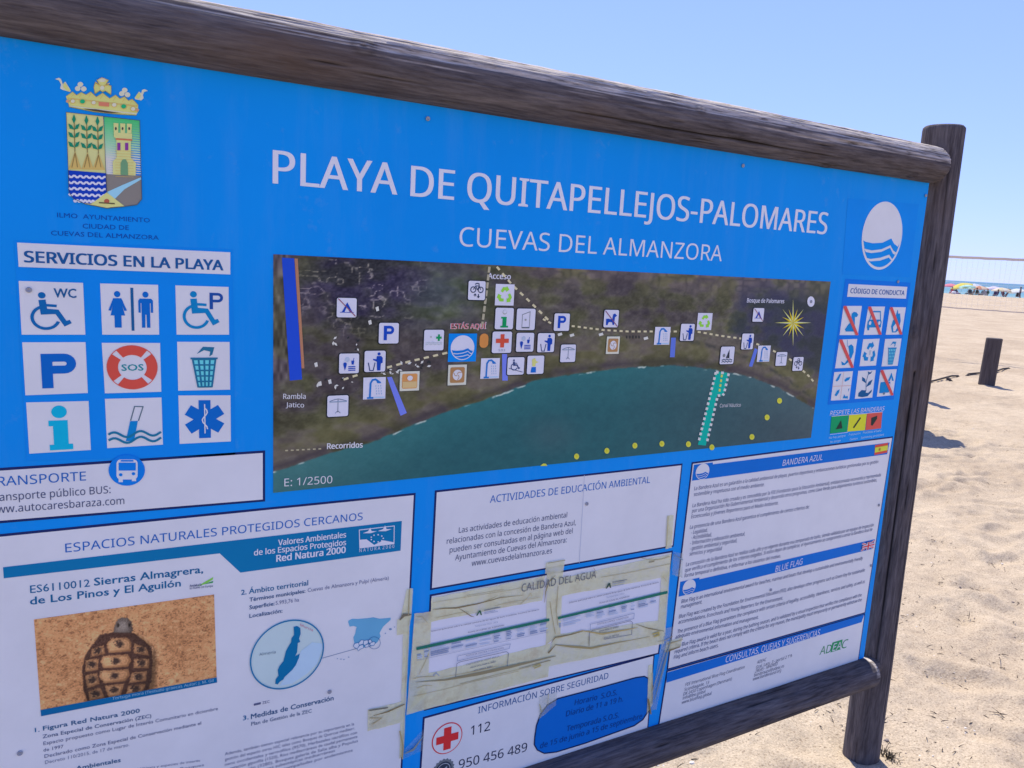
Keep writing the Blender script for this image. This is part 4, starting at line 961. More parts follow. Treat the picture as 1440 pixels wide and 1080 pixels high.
for k, (s_, a, b) in enumerate((('Además, también tienen especial relevancia por su importancia en la', (72, 458), (890, 266)), ('gestión del espacio otros HIC tales como Bosques de Quercus mediterr.', (72, 492), (894, 293)), ('neos occidentales y termófilos (9570), Herbazales nitrófilos con', (72, 524), (908, 320)), ('vegetación gipsófila (1520), Ríos mediterráneos de caudal permanente', (72, 556), (910, 346)), ('con floración (3280), Bosques galería de Salix alba y Populus', (72, 588), (913, 373)), ('alba (92A0) en zonas subestépicas mediterráneas', (72, 620), (768, 434)), ('así como otras zonas acompañadas por endemismos', (72, 650), (880, 432)))):
    TX(A, f5, s_, a, b, 19, pm(82, 88, 128), 3, font='b')
A.build('lettering', np_)

SHELL = [(375, 580), (390, 558), (440, 550), (520, 552), (560, 580), (590, 610), (594, 660), (590, 740), (572, 782), (340, 822), (324, 770), (320, 690), (332, 640), (352, 608)]
SCUTES = ([(412, 594), (432, 572), (498, 568), (514, 590), (510, 626), (422, 632)], [(402, 640), (500, 634), (512, 660), (498, 686), (402, 692), (390, 664)], [(392, 698), (500, 692), (508, 718), (488, 742), (404, 750), (384, 722)], [(406, 756), (486, 748), (470, 800), (420, 806)],
          [(356, 612), (404, 598), (412, 634), (352, 648)], [(332, 656), (386, 650), (382, 698), (328, 708)], [(328, 716), (380, 706), (390, 752), (340, 770)], [(520, 592), (570, 608), (584, 644), (518, 632)], [(520, 652), (584, 652), (580, 692), (518, 690)], [(512, 704), (574, 700), (570, 740), (500, 750)], [(342, 778), (392, 762), (410, 806), (346, 818)], [(498, 756), (568, 748), (560, 784), (484, 796)])
HEADP = [(440, 552), (446, 522), (456, 502), (474, 492), (496, 494), (512, 508), (518, 540), (508, 558), (455, 560)]
LEGS = ([(366, 596), (372, 572), (398, 560), (412, 566), (390, 590)], [(536, 560), (556, 564), (578, 586), (572, 600), (548, 586)], [(586, 600), (600, 612), (596, 640), (588, 636)])
def inpoly(x, y, p):
    ins = np.zeros(x.shape, bool); dmin = np.full(x.shape, 1e9)
    for (x0, y0), (x1, y1) in zip(p, p[1:] + p[:1]):
        c = ((y0 > y) != (y1 > y)) & (x < (x1 - x0) * (y - y0) / ((y1 - y0) or 1e-9) + x0); ins ^= c
        t = np.clip(((x - x0) * (x1 - x0) + (y - y0) * (y1 - y0)) / ((x1 - x0) ** 2 + (y1 - y0) ** 2), 0, 1)
        dmin = np.minimum(dmin, np.hypot(x - x0 - t * (x1 - x0), y - y0 - t * (y1 - y0)))
    return np.where(ins, dmin, -dmin)
def photo_colour(U, V, QX, QY):
    x = U * 260; y = V * 125
    n1 = fbm(x / 40, y / 40, 61, 3); n2 = fbm(x / 9, y / 5, 62, 4); n3 = fbm(x / 2.4, y / 1.6, 63, 2); n4 = vnoise(x / 1.2, y / 1.0, 64)
    c = np.array([172, 124, 90.0]) + (n1 * 22 + n2 * 18 + n3 * 22 + n4 * 18)[..., None] * np.array([1.0, .88, .76])
    dk = np.clip(-(n2 * .7 + n3) * 3 - .9, 0, 1)[..., None]; c = c * (1 - dk * .5) + np.array([92, 60, 46.0]) * dk * .5
    lt = np.clip((n2 + n3) * 2.5 - .9, 0, 1)[..., None]; c = c * (1 - lt * .35) + np.array([206, 166, 132.0]) * lt * .35
    zx = QX * 2.769 + 5 * n3; zy = (QY - 690) * 2.769 + 5 * n4
    sh = np.clip(inpoly(zx - 16, zy - 10, SHELL) / 16 + .6, 0, 1)[..., None]; c = c * (1 - .45 * sh)
    for lp in LEGS:
        d = np.clip(inpoly(zx, zy, lp) / 4 + .4, 0, 1)[..., None]; c = c * (1 - d) + (np.array([148, 110, 82.0]) + (n4 * 60)[..., None]) * d
    hd = inpoly(zx, zy, HEADP); d = np.clip(hd / 4 + .4, 0, 1)[..., None]
    hc = np.array([84, 74, 72.0]) + (np.clip(hd / 26, 0, 1) * 44 + n4 * 26 - np.clip((zx - 480) / 40, 0, 1) * 26)[..., None]; c = c * (1 - d) + hc * d
    for ex in (460, 504):
        e = np.clip(1.4 - np.hypot((zx - ex) / 6, (zy - 522) / 7), 0, 1)[..., None]; c = c * (1 - e) + np.array([28, 22, 22.0]) * e
    d = np.clip(inpoly(zx, zy, SHELL) / 5 + .4, 0, 1)[..., None]; c = c * (1 - d) + (np.array([72, 47, 42.0]) + (n3 * 22 + n4 * 18)[..., None]) * d
    for k, sc in enumerate(SCUTES):
        ds = inpoly(zx, zy, list(sc)); mx = sum(p[0] for p in sc) / len(sc); my = sum(p[1] for p in sc) / len(sc)
        m = np.clip(ds / 5 + .1, 0, 1)[..., None]
        ring = np.sin(ds * .62 + n3 * 2) * 9
        cc = np.array([138, 96, 68.0]) + (np.clip(ds / 14, 0, 1) * 46 + ring + n4 * 24 - (zx - mx) * .34 - (zy - my) * .22)[..., None] * np.array([1, .9, .74])
        sp = np.clip(1.7 - np.hypot((zx - mx) / 13, (zy - my + 2) / 10) + n3 * .9, 0, 1)[..., None]; cc = cc * (1 - .9 * sp) + np.array([44, 32, 34.0]) * .9 * sp
        c = c * (1 - m) + cc * m
    dome = np.clip(np.hypot((zx - 440) / 150, (zy - 650) / 150), 0, 1.2) ** 2
    c = c * (1 - .24 * dome[..., None] * d)
    return c
PH = [(47.7, 870.6), (300.8, 835.5), (57.1, 997.7), (304.5, 951.8)]
ph = raster('tortoise_photo', PH, 440, 230, photo_colour, np_, 3)
A = Art(); fp = f1
P(A, px, [(57.1, 997.7), (304.5, 951.8), (305.2, 959), (57.8, 1006.4)], pm(0, 86, 146), 4)
TX(A, fp, 'Tortuga mora (Testudo graeca). Autor: J. M. Gil', (437, 812), (830, 741), 11, pm(120, 160, 200), 5)
A.build('photo_caption', ph)

A = Art(); f6 = zf(340, 820, 5.684)
c0 = B(340 + 358 / 5.684, 820 + 568 / 5.684); rl = B(340 + 62 / 5.684, 820 + 612 / 5.684)[0]; rr = B(340 + 654 / 5.684, 820 + 500 / 5.684)[0]
cxx = (rl + rr) / 2; rad = (rr - rl) / 2; czz = c0[1]
fc = lambda x, y: (cxx + x * rad, czz - y * rad)
CIRC(A, fc, 0, 0, 1, 1, pm(158, 178, 200), 3, 56); ARC(A, fc, 0, 0, .965, 1.0, TB, 6, 0, 360, 56)
P(A, f6, [(640, 480), (645, 520), (600, 640), (520, 720), (400, 800), (300, 818), (330, 765), (430, 650), (470, 540), (560, 470)], pm(150, 176, 218), 4)
P(A, f6, [(412, 345), (440, 338), (465, 355), (468, 400), (455, 440), (465, 465), (445, 475), (440, 545), (425, 580), (460, 560), (455, 590), (430, 650), (400, 690), (340, 745), (330, 765), (300, 785), (285, 805), (265, 800), (268, 765), (290, 735), (285, 690), (300, 655), (330, 620), (350, 540), (365, 510), (390, 470), (395, 435), (415, 410)], pm(0, 94, 152), 5)
TX(A, f6, 'Almería', (138, 577), (268, 556), 22, pm(90, 110, 140), 5); TX(A, f6, 'Murcia', (466, 338), (566, 382), 20, pm(160, 90, 130), 5)
P(A, f6, [(848, 308), (852, 296), (880, 283), (930, 284), (1000, 278), (1050, 271), (1100, 282), (1140, 279), (1188, 274), (1188, 290), (1172, 306), (1150, 325), (1128, 346), (1112, 372), (1100, 396), (1108, 424), (1096, 446), (1082, 470), (1060, 486), (1030, 504), (990, 508), (955, 520), (930, 528), (912, 514), (888, 500), (898, 478), (892, 448), (890, 430), (905, 400), (910, 370), (916, 348), (890, 340), (860, 346)], pm(84, 142, 192), 3)
STROKE(A, f6, [(642, 597), (960, 508)], 4, pm(90, 110, 150), 3); ARC(A, f6, 1055, 473, 47, 50, pm(30, 84, 146), 5.5, 0, 360, 30)
for q in ([(888, 498), (900, 478), (930, 472), (936, 500), (918, 520), (900, 512)], [(930, 474), (952, 450), (972, 452), (966, 482), (936, 492)], [(936, 496), (966, 486), (972, 512), (944, 524), (926, 538), (918, 520)], [(972, 456), (1002, 450), (1012, 474), (980, 492), (968, 484)], [(980, 494), (1014, 478), (1024, 500), (984, 510)], [(1004, 452), (1028, 446), (1038, 470), (1016, 476)], [(1026, 496), (1020, 480), (1046, 462), (1066, 470), (1052, 494)]):
    P(A, f6, q, pm(172, 188, 220), 4); STROKE(A, f6, q, 3.2, pm(40, 96, 156), 5, True)
for cx, cy, r in ((1185, 365, 12), (1145, 398, 6), (1218, 348, 5), (762, 600, 5), (790, 604, 6), (814, 607, 6), (852, 588, 6)): CIRC(A, f6, cx, cy, r, r * .7, pm(96, 124, 170), 4, 7)
A.build('locator_map', np_)

# ---- activities, water quality, safety
ac = panel('activities_panel', [(611.4, 689.7), (959.7, 651.7), (947.1, 768.5), (604.4, 830)])
A = Art(); f = zf(590, 640, 3.892)
TX(A, f, 'ACTIVIDADES DE EDUCACIÓN AMBIENTAL', (383, 261), (1258, 151), 40, HEAD, 3)
for s_, a, b in (('Las actividades de educación ambiental', (213, 425), (805, 339)), ('relacionadas con la concesión de Bandera Azul,', (147, 485), (853, 381)), ('pueden ser consultadas en al página web del', (163, 533), (835, 426)), ('Ayuntamiento de Cuevas del Almanzora:', (193, 575), (803, 476)), ('www.cuevasdelalmanzora.es', (283, 606), (722, 535))):
    TX(A, f, s_, a, b, 30, pm(52, 62, 104), 3)
STROKE(A, f, [(900, 108), (888, 330), (872, 590)], 2.5, pm(150, 158, 196), 3)
A.build('lettering', ac)
wq = panel('water_quality_panel', [(604.3, 836), (946, 774), (926.4, 919.5), (596, 999.5)])
A = Art(); f = zf(560, 770, 3.485)
TX(A, f, 'CALIDAD DEL AGUA', (597, 212), (962, 143), 37, pm(84, 88, 106), 12.5)
A.build('lettering', wq)
sp = panel('safety_panel', [(594.6, 1008.3), (920.5, 919.5), (907, 1075), (582, 1200)])
A = Art(); f = zf(580, 930, 4.114)
TX(A, f, 'INFORMACIÓN SOBRE SEGURIDAD', (378, 300), (1130, 97), 37, pm(38, 78, 140), 3)
TX(A, f, '112', (335, 426), (447, 396), 52, pm(28, 34, 66), 3, font='n'); TX(A, f, '950 456 489', (265, 622), (660, 517), 52, pm(28, 34, 66), 3, font='n')
A.build('lettering', sp)
def board_circle(f, cx, cy, l, r):
    c = f(cx, cy); a = f(*l)[0]; b = f(*r)[0]; R = (b - a) / 2; X = (a + b) / 2
    return lambda x, y: (X + x * R, c[1] - y * R)
A = Art(); fc2 = board_circle(f, 198, 443, (110, 465), (287, 420)); CIRC(A, fc2, 0, 0, 1, 1, pm(176, 60, 76), 3, 48); CIRC(A, fc2, 0, 0, .93, .93, WHITE, 4, 48)
RECT(A, fc2, -.24, -.72, .24, .72, pm(206, 44, 52), 5); RECT(A, fc2, -.72, -.24, .72, .24, pm(206, 44, 52), 5.5); A.build('red_cross_symbol', sp)
A = Art(); fc3 = board_circle(f, 178, 625, (112, 640), (242, 610))
P(A, fc3, [((1.0 if k % 2 else .88) * math.cos(k * math.pi / 18), (1.0 if k % 2 else .88) * math.sin(k * math.pi / 18)) for k in range(36)], pm(92, 100, 118), 3); CIRC(A, fc3, 0, 0, .72, .72, pm(44, 54, 76), 4, 30); ARC(A, fc3, 0, 0, .54, .6, pm(140, 150, 176), 5); P(A, fc3, [(-.3, .3), (-.3, -.3), (0, -.1), (.3, -.3), (.3, .3), (0, .05)], pm(130, 140, 166), 5); A.build('police_badge', sp)
A = Art(); ob = [(705, 440), (715, 370), (740, 300), (780, 250), (840, 213), (1100, 145), (1290, 92), (1340, 85), (1375, 105), (1387, 140), (1380, 215), (1362, 285), (1330, 335), (1280, 370), (1000, 470), (830, 522), (760, 530), (720, 510), (703, 480)]
P(A, f, ob, pm(0, 88, 186), 3); STROKE(A, f, ob, 7, pm(16, 36, 84), 4, True)
DN2 = pm(8, 50, 124)
for s_, a, b in (('Horario  S.O.S.', (935, 252), (1180, 191)), ('Diario de 11 a 19 h.', (885, 317), (1215, 229)), ('Temporada S.O.S.', (890, 403), (1190, 322)), ('de 15 de junio a 15 de septiembre', (735, 502), (1325, 327))): TX(A, f, s_, a, b, 31, DN2, 4, ital=.1, bold=.008)
A.build('hours_box', sp)

# ---- blue flag text panel
bp = panel('blue_flag_panel', [(972.5, 650), (1255.5, 613.6), (1216.5, 862.3), (937.3, 942.3)])
f = zf(920, 600, 4.153); g = zf(920, 780, 3.6)
A = Art(); P(A, f, [(230, 222), (340, 208), (340, 219), (1372, 92), (1358, 160), (218, 315)], BAND, 3); TX(A, f, 'BANDERA AZUL', (745, 228), (978, 193), 34, W2, 4, ital=.1); A.build('header_band', bp)
def small_flag_emblem(f, cx, cy, w, h, name='wave_emblem'):
    A = Art(); a = f(cx - w / 2, cy); b = f(cx + w / 2, cy); t = f(cx, cy - h / 2); u = f(cx, cy + h / 2)
    wave_emblem(A, lambda x, y: (a[0] + (b[0] - a[0]) * x, t[1] + (u[1] - t[1]) * y), WHITE, BAND, 4, 36); A.build(name, bp)
small_flag_emblem(f, 279, 261, 78, 92)
A = Art(); q = [(1287, 107), (1363, 93), (1357, 150), (1282, 165)]
def qf(q):
    a, b, c, d = (f(*p) for p in q)
    return lambda x, y: tuple((a[k] * (1 - x) + b[k] * x) * (1 - y) + (d[k] * (1 - x) + c[k] * x) * y for k in (0, 1))
h = qf(q); RECT(A, h, 0, 0, 1, 1, pm(190, 70, 66), 4); RECT(A, h, 0, .25, 1, .75, pm(222, 180, 70), 5); RECT(A, h, .28, .38, .42, .64, pm(150, 100, 60), 6); A.build('spanish_flag', bp)
A = Art(); P(A, f, [(150, 905), (262, 880), (262, 890), (1286, 656), (1274, 712), (140, 992)], BAND, 3); TX(A, f, 'BLUE FLAG', (703, 848), (862, 801), 34, W2, 4, ital=.1); A.build('header_band', bp)
small_flag_emblem(f, 201, 936, 74, 88)
A = Art(); h = qf([(1213, 680), (1283, 662), (1275, 706), (1205, 724)]); RECT(A, h, 0, 0, 1, 1, pm(40, 56, 130), 4)
for a, b in (((0, 0), (1, 1)), ((1, 0), (0, 1))): STROKE(A, h, [a, b], .22, pm(206, 204, 218), 5); STROKE(A, h, [a, b], .09, pm(190, 60, 74), 6)
RECT(A, h, .38, 0, .62, 1, pm(206, 204, 218), 7); RECT(A, h, 0, .32, 1, .68, pm(206, 204, 218), 7.3); RECT(A, h, .44, 0, .56, 1, pm(196, 54, 66), 8); RECT(A, h, 0, .42, 1, .58, pm(196, 54, 66), 8.3); A.build('british_flag', bp)
A = Art(); BT = pm(70, 78, 122)
for s_, a, b in (('La Bandera Azul es un galardón a la calidad ambiental de playas, puertos deportivos y embarcaciones turísticas gestionadas por su gestión', (230, 371), (1305, 212)), ('sostenible y respetuosa con el medio ambiente.', (228, 405), (640, 346)),
                 ('La Bandera Azul ha sido creada y es concedida por la FEE (Fundación para la Educación Ambiental), entidad privada reconocida y representada', (220, 470), (1320, 289)), ('por una Organización No Gubernamental Ambiental y desarrolla otros programas, como Llave Verde para alojamientos turísticos sostenibles,', (217, 502), (1297, 319)), ('Ecoescuelas y Jóvenes Reporteros para el Medio Ambiente.', (213, 535), (722, 453)),
                 ('La presencia de una Bandera Azul garantiza el cumplimiento de ciertos criterios de:', (205, 597), (903, 476)), ('- Legalidad,', (213, 628), (308, 612)), ('- Accesibilidad,', (213, 657), (332, 639)), ('- Información y educación ambiental,', (207, 690), (527, 634)), ('- gestión ambiental y seguridad,', (205, 722), (480, 673)), ('servicios y seguridad', (203, 753), (392, 719)),
                 ('La concesión de la Bandera Azul se realiza cada año y es vigente durante esa temporada de baño, siendo validada por un equipo de inspección', (182, 815), (1278, 581)), ('que verifica el cumplimiento de los criterios exigidos. Si estos dejan de cumplirse, el Ayuntamiento se compromete a arriar la Bandera Azul de', (177, 848), (1270, 607)), ('forma temporal o definitiva, e informar a los usuarios del motivo.', (173, 880), (735, 763))):
    TX(A, f, s_, a, b, 21.5, BT, 3, ital=.12, bold=.004)
for s_, a, b in (('Blue Flag is an international environmental award for beaches, marinas and boats that develop a sustainable and environmentally friendly', (135, 245), (1053, 24)), ('management.', (132, 272), (240, 246)), ('Blue Flag was created by the Foundation for Environmental Education (FEE), also develops other programs such as Green Key for sustainable', (122, 322), (1063, 84)), ('accommodations, Ecoschools and Young Reporters for the Environment.', (120, 350), (648, 226)),
                 ('The presence of a Blue Flag guarantees the compliance with certain criteria of legality, accessibility, cleanliness, services and safety, as well as', (115, 398), (1063, 142)), ('adequate environmental information and management.', (105, 425), (525, 323)), ('The Blue Flag award is valid for a year, during the bathing season, and is validated by a visual inspection that verifies the compliance with the', (103, 472), (1047, 210)), ('required criteria. If the beach does not comply with the criteria for any reason, the municipality must temporarily or permanently withdraw the', (100, 500), (1047, 234)), ('Flag and inform beach users.', (97, 527), (322, 466))):
    TX(A, g, s_, a, b, 18.5, BT, 3, ital=.12, bold=.004)
A.build('lettering', bp)
cp = panel('contact_panel', [(937, 942.8), (1216.5, 862.8), (1204, 950), (922, 1040)])
A = Art(); P(A, g, [(62, 596), (1062, 302), (1047, 341), (60, 647)], BAND, 3); TX(A, g, 'CONSULTAS, QUEJAS Y SUGERENCIAS', (358, 545), (835, 406), 31, W2, 4, ital=.1); A.build('header_band', cp)
A = Art()
for s_, a, b in (('FEE International Blue Flag Coordination', (155, 665), (455, 574)), ('Scandiagade, 13', (150, 690), (275, 652)), ('DK 2450 Copenhagen (Denmark)', (145, 713), (390, 634)), ('info@fee.global', (142, 733), (257, 697)), ('www.blueflag.global', (137, 755), (288, 707)), ('ADEAC', (518, 552), (565, 536)), ('Gral. Lacy, 3 - portal 2 1ºA', (513, 577), (695, 516)), ('28045 - MADRID', (508, 598), (622, 557)), ('banderaazul@adeac.es', (503, 617), (655, 568)), ('www.banderaazul.org', (497, 637), (640, 591))):
    TX(A, g, s_, a, b, 15.5, pm(70, 76, 110), 3, ital=.12)
A.build('lettering', cp)
A = Art(); LG = pm(50, 120, 90)
TX(A, g, 'AD', (834, 507), (893, 493), 40, LG, 3, ital=.15); P(A, g, [(890, 494), (900, 444), (952, 428), (942, 478)], pm(40, 128, 92), 3); TX(A, g, 'EA', (898, 488), (942, 475), 36, pm(196, 210, 220), 4, ital=.15); TX(A, g, 'C', (946, 476), (976, 467), 40, LG, 3, ital=.15)
A.build('adeac_logo', cp)

# ------------------------------------------------------------------ taped paper notices
def tape_mat():
    m = mat('yellowed_tape', ink(192, 188, 174), 0.22, 0.5)
    f_ = nz(m, 24, 6, 0.7); f2_ = nz(m, 5, 4, 0.6)
    c = ramp(m, f_, [(0.3, ink(166, 162, 148)), (0.5, ink(187, 183, 170)), (0.7, ink(203, 200, 188))])
    setp(m, 'Base Color', c); setp(m, 'Normal', bump(m, f2_, 0.5, 0.02, bump(m, f_, 0.45, 0.006)))
    al = ramp(m, f2_, [(0.35, (0.56, 0.56, 0.56)), (0.7, (0.88, 0.88, 0.88))]); setp(m, 'Alpha', al)
    return m
TAPE = tape_mat()
CREASE = pm(112, 100, 78); CR2 = pm(140, 130, 106); PAPER = pm(196, 204, 240)
def tape(name, f, quads, lay, label, creases=(), shadow=True, parent=None):
    """a strip of tape: a slightly buckled thin sheet with creases"""
    o = None
    vs = []; fs = []; mi = []
    for qd, (nx, ny) in quads:
        a, b, c, d = (f(*p) for p in qd); base = len(vs)
        for j in range(ny + 1):
            for i in range(nx + 1):
                u, v = i / nx, j / ny
                X = (a[0] * (1 - u) + b[0] * u) * (1 - v) + (d[0] * (1 - u) + c[0] * u) * v; Zz = (a[1] * (1 - u) + b[1] * u) * (1 - v) + (d[1] * (1 - u) + c[1] * u) * v
                ed = min(u, 1 - u, v, 1 - v)
                bk = 0.0009 * (1 + 2.4 * float(fbm(np.array(X * 28), np.array(Zz * 28), 77, 3))) * min(1, ed * 8)
                X += 0.0014 * float(vnoise(np.array(v * 9.0), np.array(u * 2 + lay), 5)) * (1 if u in (0, 1) else 0)
                Zz += 0.002 * float(vnoise(np.array(u * 11.0), np.array(v * 2 + lay), 6)) * (1 if v in (0, 1) else 0)
                vs.append((X - RX, -LAY * lay - RY - max(bk, 0), Zz))
        for j in range(ny):
            for i in range(nx):
                k = base + j * (nx + 1) + i; fs.append((k, k + nx + 1, k + nx + 2, k + 1)); mi.append(0)
    A = Art(); A.v = vs; A.f = fs; A.m = mi; A.mats = [TAPE]
    for pts, w_, m in creases: STROKE(A, f, pts, w_, m, lay + 5.5)
    o = A.build(name, parent)
    for p in o.data.polygons[:len(fs)]: p.use_smooth = True
    if parent is None:
        tag(o, label, 'tape', 'strips of yellowed packing tape'); o.location = (RX, RY, 0)
    return o

f3 = zf(560, 800, 6.545); f4_ = zf(750, 780, 6.545)
def notice(label, paper, head, f, rows):
    root = empty('paper_notice', (RX, RY, 0), label, 'notice', 'taped water quality notices')
    A = Art(); P(A, f, paper, PAPER, 4); sheet_ = A.build('paper', root)
    A = Art(); rows(A, f, head); A.v = [(v[0], v[1] - 0.0030, v[2]) for v in A.v]; A.build('printed_table', root)
    return root
GBAR = pm(34, 98, 92); LT = pm(150, 164, 206); MT = pm(110, 126, 172); DT = pm(76, 84, 120)
def rows_l(A, f, hd):
    P(A, f, [(158, 712), (1380, 446), (1380, 470), (158, 738)], GBAR, 5)
    sl = -266 / 1222
    def rel(x, y): return (x, 738 + (x - 158) * sl + y)
    cols = ((165, 220), (230, 275), (290, 460), (480, 600), (610, 735), (740, 850), (870, 940), (985, 1045), (1085, 1185), (1200, 1275), (1295, 1380))
    gg = random.Random(2)
    for a, b in cols:
        for r_ in range(5):
            if gg.random() < .8:
                x1 = a + (b - a) * gg.uniform(.6, 1); P(A, f, [rel(a, 8 + r_ * 16), rel(x1, 8 + r_ * 16), rel(x1, 18 + r_ * 16), rel(a, 18 + r_ * 16)], LT if gg.random() < .6 else MT, 5)
    for y in (4, 95): STROKE(A, f, [rel(165, y), rel(1375, y)], 2.5, MT, 5)
    P(A, f, [(705, 418), (735, 372), (748, 372), (760, 415), (748, 415), (738, 388), (718, 420)], pm(46, 84, 74), 5); STROKE(A, f, [(780, 372), (930, 342)], 6, DT, 5); STROKE(A, f, [(780, 392), (880, 374)], 4, MT, 5); STROKE(A, f, [(780, 404), (905, 382)], 4, MT, 5)
    TX(A, f, 'Informe quincenal sobre la calidad sanitaria de las aguas de baño marítimas. Provincia de Almería', (293, 570), (1283, 370), 13, DT, 5, bold=.012); TX(A, f, 'Temporada 2023 - 2024', (697, 526), (905, 486), 14, MT, 5); TX(A, f, 'PLAYAS DE CUEVAS DEL ALMANZORA', (632, 582), (965, 515), 14, DT, 5, bold=.008)
    STROKE(A, f, [(540, 790), (1020, 680), (1010, 722), (532, 836)], 4, MT, 5, True); TX(A, f, 'PUNTOS DE CONTROL Y CALIFICACIÓN', (612, 796), (958, 722), 13, DT, 5)
    STROKE(A, f, [(518, 985), (530, 860), (560, 845), (985, 752), (1005, 765), (992, 885)], 4, DT, 5); TX(A, f, 'CALIFICACIÓN DE AGUAS 2023-24', (615, 880), (918, 800), 14, DT, 5); TX(A, f, 'AGUA APTA PARA EL BAÑO', (652, 905), (888, 848), 14, DT, 5, bold=.01); TX(A, f, 'APTA PARA EL BAÑO', (682, 935), (856, 893), 14, DT, 5, bold=.01)
    STROKE(A, f, [(310, 975), (340, 945), (368, 975)], 6, MT, 5)
def rows_r(A, f, hd):
    P(A, f, [(216, 565), (1222, 325), (1222, 350), (216, 586)], GBAR, 5); sl = -240 / 1006
    def rel(x, y): return (x, 586 + (x - 216) * sl + y)
    gg = random.Random(9)
    for a, b in ((225, 245), (265, 440), (475, 555), (572, 650), (680, 770), (800, 850), (885, 935), (955, 1052), (1065, 1130)):
        for r_ in range(5):
            if gg.random() < .8:
                x1 = a + (b - a) * gg.uniform(.6, 1); P(A, f, [rel(a, 8 + r_ * 15), rel(x1, 8 + r_ * 15), rel(x1, 17 + r_ * 15), rel(a, 17 + r_ * 15)], LT if gg.random() < .6 else MT, 5)
    P(A, f, [(652, 305), (680, 255), (695, 252), (704, 296), (692, 298), (684, 272), (666, 302)], pm(50, 70, 70), 5); STROKE(A, f, [(715, 245), (850, 222)], 5, DT, 5); STROKE(A, f, [(715, 262), (830, 240)], 4, MT, 5); STROKE(A, f, [(712, 285), (825, 262)], 4, MT, 5)
    TX(A, f, 'Informe quincenal sobre la calidad sanitaria de las aguas de baño marítimas. Provincia de Almería', (318, 440), (1138, 252), 14, DT, 5, bold=.012); TX(A, f, 'Temporada 2023', (658, 395), (822, 356), 15, MT, 5); TX(A, f, 'PLAYAS DE CUEVAS DEL ALMANZORA', (595, 445), (872, 382), 15, DT, 5)
    STROKE(A, f, [(512, 632), (915, 530), (912, 580), (512, 682)], 4, MT, 5, True); TX(A, f, 'PUNTOS DE CONTROL Y CALIFICACIÓN', (575, 640), (862, 572), 14, DT, 5)
    STROKE(A, f, [(502, 830), (505, 712), (530, 690), (880, 600), (900, 615), (892, 725), (640, 770)], 4, DT, 5); TX(A, f, 'APTA PARA EL BAÑO', (592, 708), (770, 660), 16, DT, 5, bold=.01); TX(A, f, 'AGUA APTA', (632, 770), (775, 735), 16, DT, 5)
notice('white water quality notice with green bar, left one of the two taped sheets', [(140, 505), (1385, 225), (1388, 700), (115, 1030)], None, f3, rows_l)
notice('white water quality notice with green bar, right one of the two taped sheets', [(212, 380), (1225, 165), (1192, 700), (195, 850)], None, f4_, rows_r)
K = CREASE
tape('packing_tape', f3, [([(300, 262), (1345, 60), (1320, 285), (290, 482)], (26, 8))], 6, 'wide yellowed tape strip along the top edge of the left paper notice', [([(305, 365), (420, 352), (520, 350), (720, 312), (930, 255), (1140, 232)], [3, 9, 13, 9, 6, 2], K), ([(545, 350), (600, 385), (660, 425), (690, 432)], [2, 7, 8, 2], K), ([(1110, 318), (1170, 265), (1210, 212), (1215, 245)], 4, CR2), ([(620, 235), (960, 180)], 3, CR2), ([(310, 300), (700, 235), (1000, 190), (1330, 120)], 2.5, CR2), ([(340, 440), (520, 400), (640, 385)], 3, CR2), ([(880, 330), (1010, 300), (1300, 250)], 2.5, CR2), ([(760, 300), (850, 262), (900, 240)], [2, 5, 2], CR2)])
tape('packing_tape', f3, [([(145, 405), (305, 386), (262, 1150), (72, 1330)], (6, 26))], 6.5, 'yellowed tape strip down the left edge of the left paper notice', [([(150, 430), (215, 430), (262, 490)], [2, 6, 2], CR2), ([(270, 770), (225, 870), (180, 960)], 4, CR2)])
tape('packing_tape', f3, [([(262, 958), (1395, 680), (1374, 985), (72, 1335)], (30, 14))], 6.2, 'long stained tape strip along the bottom edge of the left paper notice', [([(150, 1030), (420, 1010), (720, 955), (1020, 890), (1440, 790)], [3, 14, 30, 24, 6], pm(120, 114, 98)), ([(130, 1000), (180, 985), (330, 975)], 5, CR2), ([(560, 1046), (900, 960), (1210, 888)], 4, CR2), ([(1225, 890), (1290, 865), (1300, 880), (1240, 905)], 9, pm(150, 140, 96)), ([(130, 1160), (420, 1095), (700, 1020), (1100, 930)], 3, CR2), ([(160, 1085), (230, 1060), (300, 1062)], 4, CR2), ([(400, 985), (700, 930), (980, 868)], [2, 8, 2], pm(150, 142, 122)), ([(1100, 905), (1390, 830)], [3, 7], pm(110, 104, 90))])
tape('packing_tape', f4_, [([(112, 66), (285, 38), (268, 150), (100, 172)], (6, 6)), ([(118, 165), (268, 145), (242, 720), (108, 830)], (6, 20))], 7, 'vertical tape strip between the two paper notices, its top end folded over the blue line', [([(90, 430), (100, 330), (130, 240), (190, 180)], [3, 9, 10, 3], pm(120, 112, 92)), ([(140, 420), (160, 560), (190, 720)], 5, CR2), ([(215, 280), (200, 500), (210, 640)], 5, CR2), ([(120, 70), (280, 42)], 4, K), ([(150, 800), (190, 750), (330, 725), (440, 695)], [3, 9, 9, 3], K), ([(125, 895), (195, 815)], [14, 4], K)])
tape('packing_tape', f4_, [([(255, 210), (1262, -12), (1245, 195), (262, 372)], (26, 7))], 6.1, 'yellowed tape strip along the top edge of the right paper notice', [([(980, 22), (1080, 45), (1180, 30), (1245, 8)], 5, CR2), ([(1050, 62), (1100, 55)], 7, K), ([(610, 200), (900, 150), (1250, 75)], 3.5, CR2), ([(540, 110), (570, 160)], 3, CR2)])
tape('packing_tape', f4_, [([(1172, 170), (1250, 150), (1205, 740), (1130, 760)], (4, 16))], 6.6, 'yellowed tape strip down the right edge of the right paper notice', [([(1175, 190), (1215, 240)], 3, CR2)])
